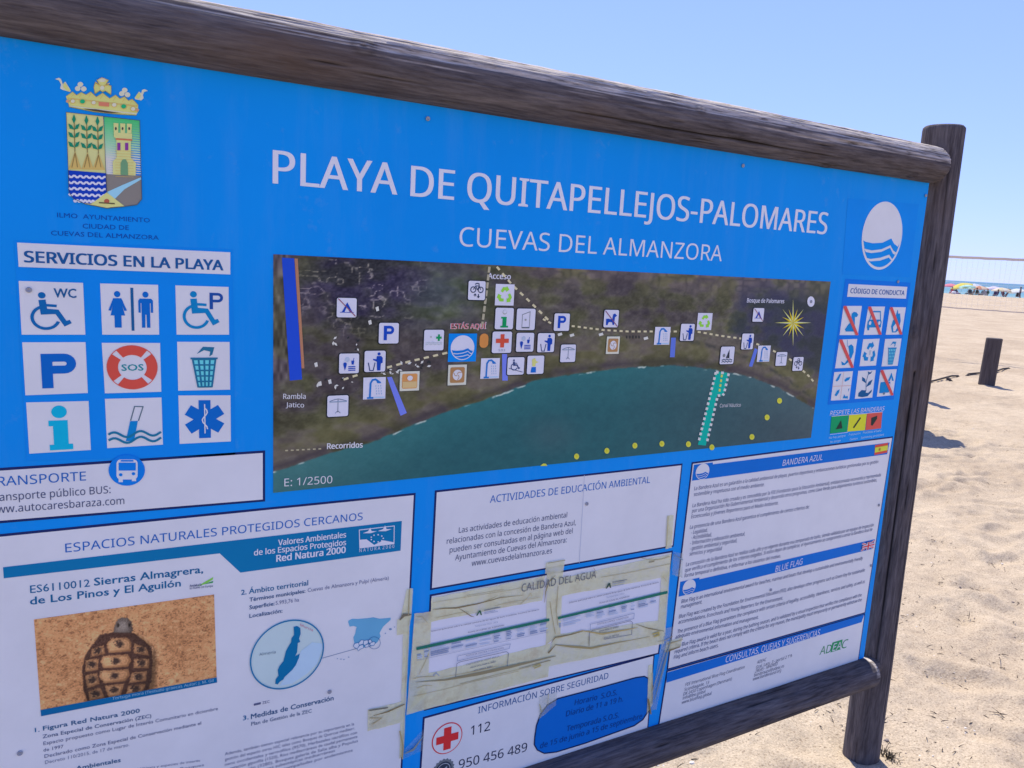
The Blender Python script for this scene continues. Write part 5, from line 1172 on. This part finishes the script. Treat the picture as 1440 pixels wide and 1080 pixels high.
tape('packing_tape', f4_, [([(190, 730), (1205, 590), (1196, 812), (100, 1030)], (24, 10))], 6.3, 'crumpled tape strip along the bottom edge of the right paper notice', [([(210, 760), (440, 690), (620, 720), (850, 680), (950, 660)], [3, 9, 14, 12, 3], pm(150, 136, 100)), ([(190, 820), (330, 835), (520, 850), (760, 800), (1060, 745)], [5, 20, 18, 8, 3], pm(132, 122, 96)), ([(930, 630), (1050, 670), (1190, 695)], [3, 8, 4], K), ([(500, 740), (500, 830)], 4, CR2), ([(1085, 722), (1140, 705), (1142, 730), (1095, 745)], 12, pm(152, 140, 92)), ([(1130, 790), (1200, 780), (1270, 740)], 4, CR2)])
CLEAR = mat('clear_tape', ink(150, 160, 176), 0.15, 0.6); cf = nz(CLEAR, 12, 5, 0.7)
setp(CLEAR, 'Normal', bump(CLEAR, cf, 0.5, 0.01)); setp(CLEAR, 'Alpha', ramp(CLEAR, cf, [(0.35, (0.10, 0.10, 0.10)), (0.7, (0.50, 0.50, 0.50))]))
for f_, q_, cr_, lb_ in ((zf(920, 600, 4.153), [(105, 728), (165, 740), (160, 880), (100, 862)], [([(105, 740), (160, 775)], 5, pm(90, 120, 160))], 'clear tape patch across the blue gap beside the blue flag text'),
                         (zf(560, 770, 3.485), [(1300, 395), (1345, 385), (1262, 790), (1225, 800)], [([(1330, 440), (1300, 560), (1250, 740)], [3, 9, 3], pm(104, 120, 140)), ([(1300, 500), (1240, 700)], 3, pm(120, 132, 150))], 'long clear tape strip running down the blue gap left of the contact panel'),
                         (zf(300, 960, 4.5), [(1205, 420), (1325, 290), (1322, 425), (1195, 482)], [([(1205, 440), (1260, 415), (1322, 330)], [4, 12, 4], pm(110, 120, 130))], 'crumpled clear tape across the blue gap left of the red cross'),
                         (zf(580, 930, 4.114), [(728, 200), (835, 175), (826, 250), (730, 330)], [([(728, 240), (740, 285)], 5, pm(140, 136, 110)), ([(780, 180), (776, 240)], 3, pm(150, 146, 120))], 'small clear tape patch under the safety heading above the hours box')):
    TAPE, keep = CLEAR, TAPE
    tape('packing_tape', f_, [(q_, (6, 10))], 5.6, lb_, cr_); TAPE = keep
f7 = zf(300, 960, 4.5); f8 = zf(300, 690, 2.769)
tape('packing_tape', f7, [([(975, 168), (1210, 112), (1200, 245), (972, 303)], (10, 6))], 5, 'short torn tape stub at the left of the blue gap, below the locator map', [([(980, 168), (1030, 160), (1100, 150)], 8, pm(96, 94, 92)), ([(1010, 200), (1100, 175), (1205, 128)], [3, 8, 6], K), ([(985, 215), (1060, 215), (1000, 255)], 6, CR2)])
tape('packing_tape', f8, [([(752, 380), (776, 378), (768, 500), (724, 508)], (4, 8)), ([(714, 500), (768, 480), (760, 550), (712, 560)], (4, 6)), ([(738, 548), (762, 545), (738, 1030), (722, 1040)], (3, 24))], 5.2, 'long narrow tape strip beside the nature panel running down its right border', [([(722, 500), (738, 480), (768, 478)], [4, 12, 4], pm(98, 94, 88)), ([(760, 380), (756, 480)], 3, CR2), ([(722, 930), (736, 990), (732, 1040)], 5, CR2)])
tape('packing_tape', zf(590, 640, 3.892), [([(1352, 330), (1388, 326), (1376, 505), (1342, 512)], (3, 8))], 5.1, 'small upright tape piece at the lower right corner of the activities panel', [([(1354, 332), (1344, 500)], 2.5, CR2)])
tape('packing_tape', zf(920, 780, 3.6), [([(58, 440), (140, 415), (130, 465), (48, 492)], (8, 5))], 5.3, 'torn tape end lapping over the left border of the blue flag text', [([(60, 448), (138, 425)], [6, 3], CR2), ([(55, 486), (125, 462)], [8, 3], K)])
tape('packing_tape', zf(580, 930, 4.114), [([(1362, 20), (1385, 15), (1384, 250), (1352, 300)], (3, 12))], 5.4, 'narrow tape strip hanging beside the blue hours box at its right', [([(1356, 210), (1372, 300)], 8, K), ([(1382, 60), (1380, 240)], 3, CR2)])

# ------------------------------------------------------------------ bollards
def gz(x, y): return float(ground_z(np.array(x), np.array(y)))
bol_m = mat('bollard_wood', (0.075, 0.062, 0.060), 0.8, 0.2)
bf = nz(bol_m, 3, 6, 0.7, 'Object', (14, 14, 1)); setp(bol_m, 'Base Color', ramp(bol_m, bf, [(0.3, (0.045, 0.037, 0.036)), (0.7, (0.115, 0.096, 0.090))])); setp(bol_m, 'Normal', bump(bol_m, bf, 0.4, 0.01))
def bollard(x, y, lean, label, h=0.72, r=0.112):
    root = empty('bollard', (x, y, gz(x, y)), label, 'bollard', 'dark round bollards on the sand')
    mb = MB(); nn = 32; prof = [(r * 1.02, -0.3), (r * 1.01, 0), (r, h * .5), (r * .99, h - .012), (r * .97, h - .004), (r * .93, h), (0.001, h + .002)]
    mb.lathe(prof, nn); mb.v = [(p[0] + lean[0] * p[2], p[1] + lean[1] * p[2], p[2]) for p in mb.v]
    mb.build('shaft', bol_m, root, False)
    mb = MB(); mb.lathe([(r * .90, h + .003), (r * .5, h + .005), (0.001, h + .005)], nn); mb.v = [(p[0] + lean[0] * p[2], p[1] + lean[1] * p[2], p[2]) for p in mb.v]
    mb.build('top_face', mat('bollard_top', (0.11, 0.095, 0.09), 0.85, 0.15), root, False)
x, y = G(1387, 541, 0.0); bollard(x, y, (0.02, -0.01), 'dark round wooden bollard standing in open sand to the right of the sign')
cx, cy = math.cos(SUN_AZ), math.sin(SUN_AZ)
x, y = G(1328, 572, 0.0); bollard(x + .66 * cx, y + .66 * cy, (0, 0), 'unseen dark round bollard behind the sign post, made tall to cast its shadow', 1.14, 0.07)  # unseen bollard, height stretched so its shadow reaches past the post

# unseen slatted bin, added behind the board to cast the shadow beside the post
x, y = G(1330, 627, 0.0); bx, by = x + .86 * cx, y + .86 * cy
root = empty('shadow_caster_bin', (bx, by, gz(bx, by)), 'unseen slatted bin added behind the sign to cast a shadow', 'litter bin')
for k in range(14):
    a = 2 * math.pi * k / 14; mb = MB(); mb.box((0.24 * math.cos(a), 0.24 * math.sin(a), 0.64), (0.02, 0.085, 1.28 + 0.03 * math.sin(k * 2.3)), 0, Matrix.Rotation(a, 3, 'Z')); mb.build('slat', bol_m, root)
mb = MB(); mb.lathe([(0.001, 0.04), (0.225, 0.04), (0.225, 1.2), (0.215, 1.2), (0.215, 0.06), (0.001, 0.06)], 24); mb.build('liner', mat('shadow_caster_liner', (0.05, 0.07, 0.06), 0.5), root, True)

# half-buried boundary rope
rp = []
for (u, v, zz) in ((1296, 541.5, -.05), (1306, 538.5, .03), (1316, 537, .035), (1326, 534.5, .035), (1338, 531.5, .03), (1347, 529.3, .01), (1352, 528.8, -.05), (1357, 528.4, -.02), (1362, 528, .025), (1374, 527, .03), (1390, 526, .03), (1401, 523.5, .03), (1410, 520.5, .03), (1418, 518.5, .01), (1426, 517.5, -.06)):
    x, y = G(u, v, 0.0); rp.append((x, y, gz(x, y) + zz))
rope_m = mat('tarred_rope', (0.07, 0.06, 0.055), 0.9, 0.1)
mb = MB(); mb.tube(rp, 0.015, 8)
tx, ty = G(1331, 535.5); mb.tube([(tx, ty, gz(tx, ty) + .05), (tx + .05, ty - .1, gz(tx, ty) - .02)], [0.03, 0.008], 6)
tag(mb.build('boundary_rope', rope_m, None, True), 'dark rope lying half buried in the sand by the bollard', 'rope')

# ------------------------------------------------------------------ volleyball net
a = Vector(AT(1337, 15.9)); b = Vector(AT(1440, 15.25)); dv = (b - a).normalized()
n0 = a - dv * 3.6; n1 = b + dv * 3.8; NL = (n1 - n0).length
net = empty('volleyball_net', (n0.x, n0.y, 0), 'pale beach volleyball net stretched across the sand in front of the sea', 'net', None, math.atan2(dv.y, dv.x))
rope2 = mat('net_string', (0.8, 0.78, 0.75), 0.8, 0.2); band_m = mat('net_tape', (0.72, 0.64, 0.56), 0.85, 0.15); band_l = mat('net_lower_tape', (0.52, 0.44, 0.37), 0.85, 0.15)
translucent(band_m, 0.35); translucent(rope2, 0.3)
def ztop(s): return 2.07 - 0.05 * 4 * (s / NL) * (1 - s / NL)
def zbot(s): return 1.03 - 0.03 * 4 * (s / NL) * (1 - s / NL)
ns = 90; mb = MB(); gg = random.Random(4)
for i in range(ns + 1):
    s = NL * i / ns; mb.tube([(s, 0, ztop(s)), (s + .02 * math.sin(i), .01 * math.sin(i * 1.7), (ztop(s) + zbot(s)) / 2), (s, 0, zbot(s))], 0.0015, 3, 0, False)
for j in range(1, 10):
    t = j / 10; mb.tube([(NL * i / 30, .012 * math.sin(i * 1.3 + j), ztop(NL * i / 30) * (1 - t) + zbot(NL * i / 30) * t + .012 * math.sin(i * .9 + j * 2)) for i in range(31)], 0.0017, 3, 0, False)
mb.build('mesh', rope2, net)
def flatband(fz, h, name, m, wob):
    mb = MB()
    for i in range(60):
        s0, s1 = NL * i / 60, NL * (i + 1) / 60; za, zb = fz(s0) + wob * math.sin(i * 2.1), fz(s1) + wob * math.sin((i + 1) * 2.1); bb = len(mb.v)
        for s, z in ((s0, za), (s1, zb)):
            for yy in (-.012, .012):
                for dz in (-h / 2, h / 2): mb.v.append((s, yy, z + dz))
        for q in ((0, 1, 5, 4), (2, 6, 7, 3), (1, 3, 7, 5), (0, 4, 6, 2)): mb.f.append([bb + k for k in q]); mb.mi.append(0)
    mb.build(name, m, net)
flatband(ztop, .05, 'top_tape', band_m, .003); flatband(zbot, .018, 'bottom_tape', band_l, .003)
for s in (-.05, NL + .05):
    mb = MB(); mb.tube([(s, 0, -.4), (s, 0, 2.15)], 0.05, 14); mb.build('net_post', bol_m, net, True)

# ------------------------------------------------------------------ beach umbrellas, bathers
UG = 'beach umbrellas by the water'
def umbrella(px_, depth, dia, top, tilt, tdir, col, label, col2=None):
    x, y = AT(px_, depth * 1.16); z = gz(x, y); dia *= 1.18; top += 0.08
    root = empty('beach_umbrella', (x, y, z), label, 'umbrella', UG)
    R = dia / 2; m1 = mat('canvas_%d_%d_%d' % tuple(int(c * 255) for c in col), col, 0.85, 0.1); 
    m2 = mat('canvas_%d_%d_%d' % tuple(int(c * 255) for c in (col2 or col)), col2 or col, 0.85, 0.1)
    for m in {m1, m2}:
        if not m.get('thin'): translucent(m, 0.45); m['thin'] = 1
    mb = MB(); n = 8; sub = 4; N = n * sub; rings = 7
    for r_ in range(rings + 1):
        t = r_ / rings
        for k in range(N):
            a_ = 2 * math.pi * k / N; sag = 1 - .05 * t * (1 - math.cos(2 * math.pi * (k % sub) / sub)) / 2
            rr_ = R * t * sag; mb.v.append((rr_ * math.cos(a_), rr_ * math.sin(a_), .32 * R * (1 - t ** 1.7)))
    for r_ in range(rings):
        for k in range(N):
            mb.f.append([r_ * N + k, r_ * N + (k + 1) % N, (r_ + 1) * N + (k + 1) % N, (r_ + 1) * N + k]); mb.mi.append((k // sub) % 2)
    e = rings * N                        # valance
    for k in range(N):
        p = mb.v[e + k]; mb.v.append((p[0] * 1.005, p[1] * 1.005, p[2] - .09 - .03 * (k % sub in (1, 3))))
    for k in range(N): mb.f.append([e + k, e + (k + 1) % N, e + N + (k + 1) % N, e + N + k]); mb.mi.append((k // sub) % 2)
    Rm = Matrix.Rotation(tdir, 3, 'Z') @ Matrix.Rotation(tilt, 3, 'Y') @ Matrix.Rotation(-tdir, 3, 'Z')
    def tr_(p): q = Rm @ Vector(p); return (q.x, q.y, q.z + top - .32 * R)
    mb.v = [tr_(p) for p in mb.v]; mb.build('canopy', [m1, m2], root, True)
    mb = MB(); mb.tube([(0, 0, -.3), (0, 0, top * .6), tr_((0, 0, .32 * R + .06))], 0.018, 8); mb.build('pole', mat('pole_white', (0.6, 0.6, 0.58), 0.5), root, True)
    mb = MB()
    for k in range(n):
        a_ = 2 * math.pi * k / n; mb.tube([tr_((0, 0, .30 * R)), tr_((R * .97 * math.cos(a_), R * .97 * math.sin(a_), -.01))], 0.006, 4)
    mb.build('ribs', mat('rib_steel', (0.4, 0.4, 0.42), 0.4), root)
umbrella(1338.5, 104, 2.1, 1.75, 0.0, 0, (0.75, 0.28, 0.36), 'pink beach umbrella half hidden by the sign post, leftmost of the row')
umbrella(1354, 99, 2.5, 1.85, 0.30, 2.6, (0.80, 0.70, 0.16), 'large yellow beach umbrella tilted to the left')
umbrella(1371, 110, 2.3, 1.95, 0.0, 0, (0.72, 0.74, 0.80), 'white beach umbrella with striped panels behind the yellow one', (0.55, 0.62, 0.78))
umbrella(1362, 97, 1.9, 1.55, 0.1, 1.0, (0.50, 0.78, 0.70), 'low mint green beach umbrella just right of the yellow one')
umbrella(1379, 99, 2.2, 1.62, -0.05, 0.4, (0.62, 0.30, 0.20), 'terracotta and cream beach umbrella in the middle of the crowd', (0.74, 0.60, 0.46))
umbrella(1390, 108, 2.0, 1.60, 0.0, 0, (0.62, 0.80, 0.70), 'pale green beach umbrella just left of the lilac one')
umbrella(1399, 106, 2.1, 1.72, 0.05, 2.0, (0.70, 0.66, 0.82), 'lilac white beach umbrella right of the middle of the row')
umbrella(1410, 97, 2.2, 1.50, 0.05, 3.0, (0.80, 0.70, 0.46), 'cream and orange beach umbrella standing apart over dark chairs', (0.84, 0.76, 0.62))
umbrella(1419, 104, 1.5, 1.50, 0.2, 0.3, (0.30, 0.22, 0.17), 'small brown beach umbrella behind the cream one')
umbrella(1431, 97, 2.0, 1.50, 0.22, 2.8, (0.78, 0.82, 0.80), 'white beach umbrella near the right edge, tilted left')

def grow(name, pts, edges, rad, mats, parent=None):
    me = bpy.data.meshes.new(name); me.from_pydata(pts, edges, []); me.update()
    o = bpy.data.objects.new(name, me); COL.objects.link(o)
    o.modifiers.new('skin', 'SKIN')
    sv = me.skin_vertices[0].data if me.skin_vertices else None
    for i, r in enumerate(rad): sv[i].radius = (r, r)
    sv[0].use_root = True
    o.modifiers.new('sub', 'SUBSURF').levels = 1
    dg = bpy.context.evaluated_depsgraph_get(); dg.update()
    m2 = bpy.data.meshes.new_from_object(o.evaluated_get(dg), depsgraph=dg)
    bpy.data.objects.remove(o); m2.name = name
    return link(name, m2, mats, parent, True)
SIT = dict(p=[(0, 0, .42), (0, -.02, .62), (-.10, -.03, .90), (-.12, -.02, 1.02), (-.12, 0, 1.12), (-.12, .02, 1.22), (-.1, .19, .88), (.02, .24, .66), (.22, .2, .58), (-.1, -.19, .88), (.02, -.24, .66), (.22, -.2, .58), (.05, .1, .42), (.45, .13, .47), (.56, .14, .08), (.68, .14, .04), (.05, -.1, .42), (.45, -.13, .47), (.58, -.14, .08), (.70, -.14, .04)],
           e=[(0, 1), (1, 2), (2, 3), (3, 4), (4, 5), (2, 6), (6, 7), (7, 8), (2, 9), (9, 10), (10, 11), (0, 12), (12, 13), (13, 14), (14, 15), (0, 16), (16, 17), (17, 18), (18, 19)],
           r=[.15, .14, .14, .06, .095, .075, .055, .045, .035, .055, .045, .035, .09, .065, .045, .04, .09, .065, .045, .04])
STAND = dict(p=[(0, 0, .95), (0, 0, 1.15), (0, 0, 1.38), (.01, 0, 1.49), (.02, 0, 1.58), (.02, 0, 1.68), (0, .2, 1.38), (.02, .26, 1.10), (.08, .26, .86), (0, -.2, 1.38), (.03, -.27, 1.10), (.12, -.25, .88), (0, .09, .90), (.03, .12, .5), (-.02, .13, .08), (.12, .14, .03), (0, -.09, .90), (-.06, -.12, .5), (-.16, -.13, .08), (-.04, -.14, .03)],
             e=SIT['e'], r=[.14, .13, .14, .06, .095, .07, .055, .045, .035, .055, .045, .035, .085, .06, .045, .04, .085, .06, .045, .04])
skin_m = mat('skin', (0.30, 0.17, 0.11), 0.6, 0.3); dark_skin = mat('tanned_skin', (0.18, 0.10, 0.07), 0.6, 0.3)
PM = {}
def person(px_, depth, pose, cloth, rz, label, hair=(0.03, 0.02, 0.02), sk=None):
    x, y = AT(px_, depth * 1.15); z = gz(x, y)
    P_ = SIT if pose == 'sit' else STAND
    o = grow('person', P_['p'], P_['e'], P_['r'], [sk or skin_m, mat('swimwear_%d_%d_%d' % tuple(int(c * 255) for c in cloth), cloth, 0.85, 0.1)])
    lo, hi = (.3, .95) if pose == 'sit' else (.72, 1.40)
    for p in o.data.polygons:
        if lo < p.center.z < hi and abs(p.center.y) < .2 and p.center.x < .3: p.material_index = 1
    o.location = (x, y, z); o.rotation_euler = (0, 0, rz); tag(o, label, 'person', 'bathers on the beach')
    h = MB(); hz = P_['p'][5]; h.lathe([(0.001, .11), (.07, .09), (.10, .03), (.105, -.04), (.09, -.10)], 10, (hz[0] - .015, hz[1], hz[2] - .03)); h.build('hair', mat('hair_%d' % int(hair[0] * 1000), hair, 0.8), o, True)
    return o
def chair(px_, depth, rz, col, label):
    x, y = AT(px_, depth * 1.15); z = gz(x, y)
    root = empty('beach_chair', (x, y, z), label, 'chair', 'folding beach chairs under the umbrellas', rz)
    m = mat('chair_cloth_%d_%d_%d' % tuple(int(c * 255) for c in col), col, 0.85, 0.1); fm = mat('chair_tube', (0.25, 0.25, 0.27), 0.4, 0.5)
    mb = MB(); mb.box((.12, 0, .36), (.5, .5, .025)); mb.build('seat', m, root)
    mb = MB(); mb.box((-.23, 0, .66), (.03, .5, .62), 0, Matrix.Rotation(-.3, 3, 'Y')); mb.build('backrest', m, root)
    for s in (-.26, .26):
        mb = MB(); mb.tube([(.36, s, -.02), (-.12, s, .38), (-.34, s, .96)], 0.014, 6); mb.tube([(-.22, s, -.02), (.14, s, .36), (.36, s, .37)], 0.014, 6); mb.tube([(-.2, s, .56), (.3, s, .56)], .018, 6); mb.build('side_frame', fm, root)
FACE = math.atan2(-.494, -.870)
pe = ((1341, 100, 'sit', (0.45, 0.05, 0.12), .4, 'seated person in red swimwear under the yellow umbrella'), (1348, 102, 'sit', (0.16, 0.10, 0.35), -1, 'seated person in purple beside the red one'), (1365, 99, 'sit', (0.05, 0.06, 0.12), .8, 'seated person in navy at the left of the middle crowd'),
      (1371, 101, 'sit', (0.10, 0.12, 0.16), 2.2, 'seated person in charcoal under the terracotta umbrella'), (1377, 98, 'sit', (0.06, 0.08, 0.07), -.6, 'seated person in black at the front of the middle crowd'), (1385, 100, 'sit', (0.35, 0.30, 0.38), 1.2, 'seated person in mauve at the right of the middle crowd'),
      (1391, 99, 'sit', (0.05, 0.13, 0.10), .2, 'seated person in dark green under the pale green umbrella'), (1405, 97, 'sit', (0.05, 0.04, 0.10), .9, 'seated person in dark blue under the cream umbrella'), (1413, 97.5, 'sit', (0.20, 0.06, 0.14), -.5, 'seated person in wine red under the cream umbrella'), (1437, 95, 'stand', (0.04, 0.05, 0.10), 1.7, 'standing person in dark clothes under the white umbrella at the right edge'))
for k, (a_, d_, p_, c_, r_, l_) in enumerate(pe): person(a_, d_, p_, c_, FACE + math.pi + r_, l_, (0.03, 0.02, 0.015) if k % 3 else (0.12, 0.07, 0.04), dark_skin if k % 2 else skin_m)
for a_, d_, r_, c_, l_ in ((1344, 101, .5, (0.10, 0.16, 0.42), 'blue folding beach chair beneath the yellow umbrella'), (1367.5, 98, -.4, (0.06, 0.07, 0.10), 'black folding beach chair at the left of the crowd'), (1374, 99, .9, (0.20, 0.22, 0.24), 'grey folding beach chair in the middle of the crowd'), (1381, 97, 2.0, (0.08, 0.10, 0.12), 'charcoal folding beach chair at the front of the crowd'), (1388, 98, -.2, (0.34, 0.34, 0.38), 'light grey folding beach chair beside the mauve bather'), (1402, 96, .3, (0.06, 0.05, 0.12), 'dark blue folding beach chair under the cream umbrella'), (1416, 97, 1.1, (0.10, 0.05, 0.08), 'maroon folding beach chair at the right under the cream umbrella'), (1434, 96, .2, (0.05, 0.05, 0.06), 'black folding beach chair beside the standing person')):
    chair(a_, d_, FACE + math.pi + r_, c_, l_)
x, y = AT(1344, 92); mb = MB(); mb.lathe([(0.001, 0), (.20, 0), (.24, .1), (.22, .26), (.14, .32), (0.001, .33)], 12); o = mb.build('beach_bag', mat('bag_canvas', (0.75, 0.74, 0.72), 0.8), None, True); o.location = (x, y, gz(x, y)); tag(o, 'white beach bag on the sand in front of the yellow umbrella', 'bag')
mb = MB(); mb.tube([(-.12, 0, .3), (-.08, 0, .5), (.08, 0, .5), (.12, 0, .3)], .015, 6); mb.build('handle', mat('bag_strap', (0.35, 0.3, 0.25), 0.8), o, True)

# ------------------------------------------------------------------ debris, dry weed at the post
deb_d = mat('dry_twig', (0.085, 0.065, 0.05), 0.9, 0.1); deb_l = mat('shell_grit', (0.62, 0.56, 0.48), 0.8, 0.2); deb_m = mat('pebble_grey', (0.22, 0.18, 0.155), 0.85, 0.2)
mb = MB(); gg = random.Random(12)
for k in range(6500):
    if k < 5200: x, y = gg.uniform(1.5, 4.6), gg.uniform(-.5, 2.6)
    else: x, y = gg.uniform(2.5, 9), gg.uniform(0, 6)
    if math.hypot(x - 2.24, y - .03) < .075: continue
    z = gz(x, y); t = gg.random()
    if t < .45:
        L = gg.uniform(.006, .03) * (1 if k % 17 else 2.2); a_ = gg.uniform(0, 6.28); q = Vector((math.cos(a_) * L, math.sin(a_) * L, gg.uniform(-.2, .6) * L))
        mb.tube([(x, y, z + .002), (x + q.x * .5, y + q.y * .5, z + .004 + q.z * .5), (x + q.x, y + q.y, z + .002 + q.z)], [.0013, .0016, .0006], 4, 0)
    else:
        r_ = gg.uniform(.0015, .0042) * (1 if k % 13 else 2.0); b0 = len(mb.v); sq = gg.uniform(.5, .9); an = gg.uniform(0, 3)
        for i, (pr, pz) in enumerate(((.5, -.4), (1, .05), (.75, .6), (.05, .85))):
            for j in range(6):
                a_ = j / 6 * 6.283 + an; w_ = r_ * pr * gg.uniform(.8, 1.2); mb.v.append((x + w_ * math.cos(a_) * 1.3, y + w_ * math.sin(a_), z + r_ * pz * sq))
        m_ = 1 if gg.random() < .28 else 2
        for i in range(3):
            for j in range(6): mb.f.append([b0 + i * 6 + j, b0 + i * 6 + (j + 1) % 6, b0 + (i + 1) * 6 + (j + 1) % 6, b0 + (i + 1) * 6 + j]); mb.mi.append(m_)
tag(mb.build('beach_debris', [deb_d, deb_l, deb_m]), kind='stuff')
mb = MB(); gg = random.Random(8); wx, wy = 2.325, 0.0
for k in range(70):
    a_ = gg.uniform(0, 6.28); L = gg.uniform(.010, .034); x = gg.gauss(0, .015); y = gg.gauss(0, .018); t = gg.uniform(.2, 1.2)
    mb.tube([(x, y, -.012), (x + math.cos(a_) * L * .35 * t, y + math.sin(a_) * L * .35 * t, L * .6), (x + math.cos(a_) * L * t, y + math.sin(a_) * L * t, L * gg.uniform(.5, 1.1))], [.0014, .0011, .0004], 4)
o = mb.build('dry_weed', mat('dry_weed', (0.075, 0.062, 0.045), 0.9, 0.1)); o.location = (wx, wy, gz(wx, wy)); tag(o, 'small dark dry weed tuft growing at the foot of the right sign post', 'plant')

bpy.data.objects.remove(tob)
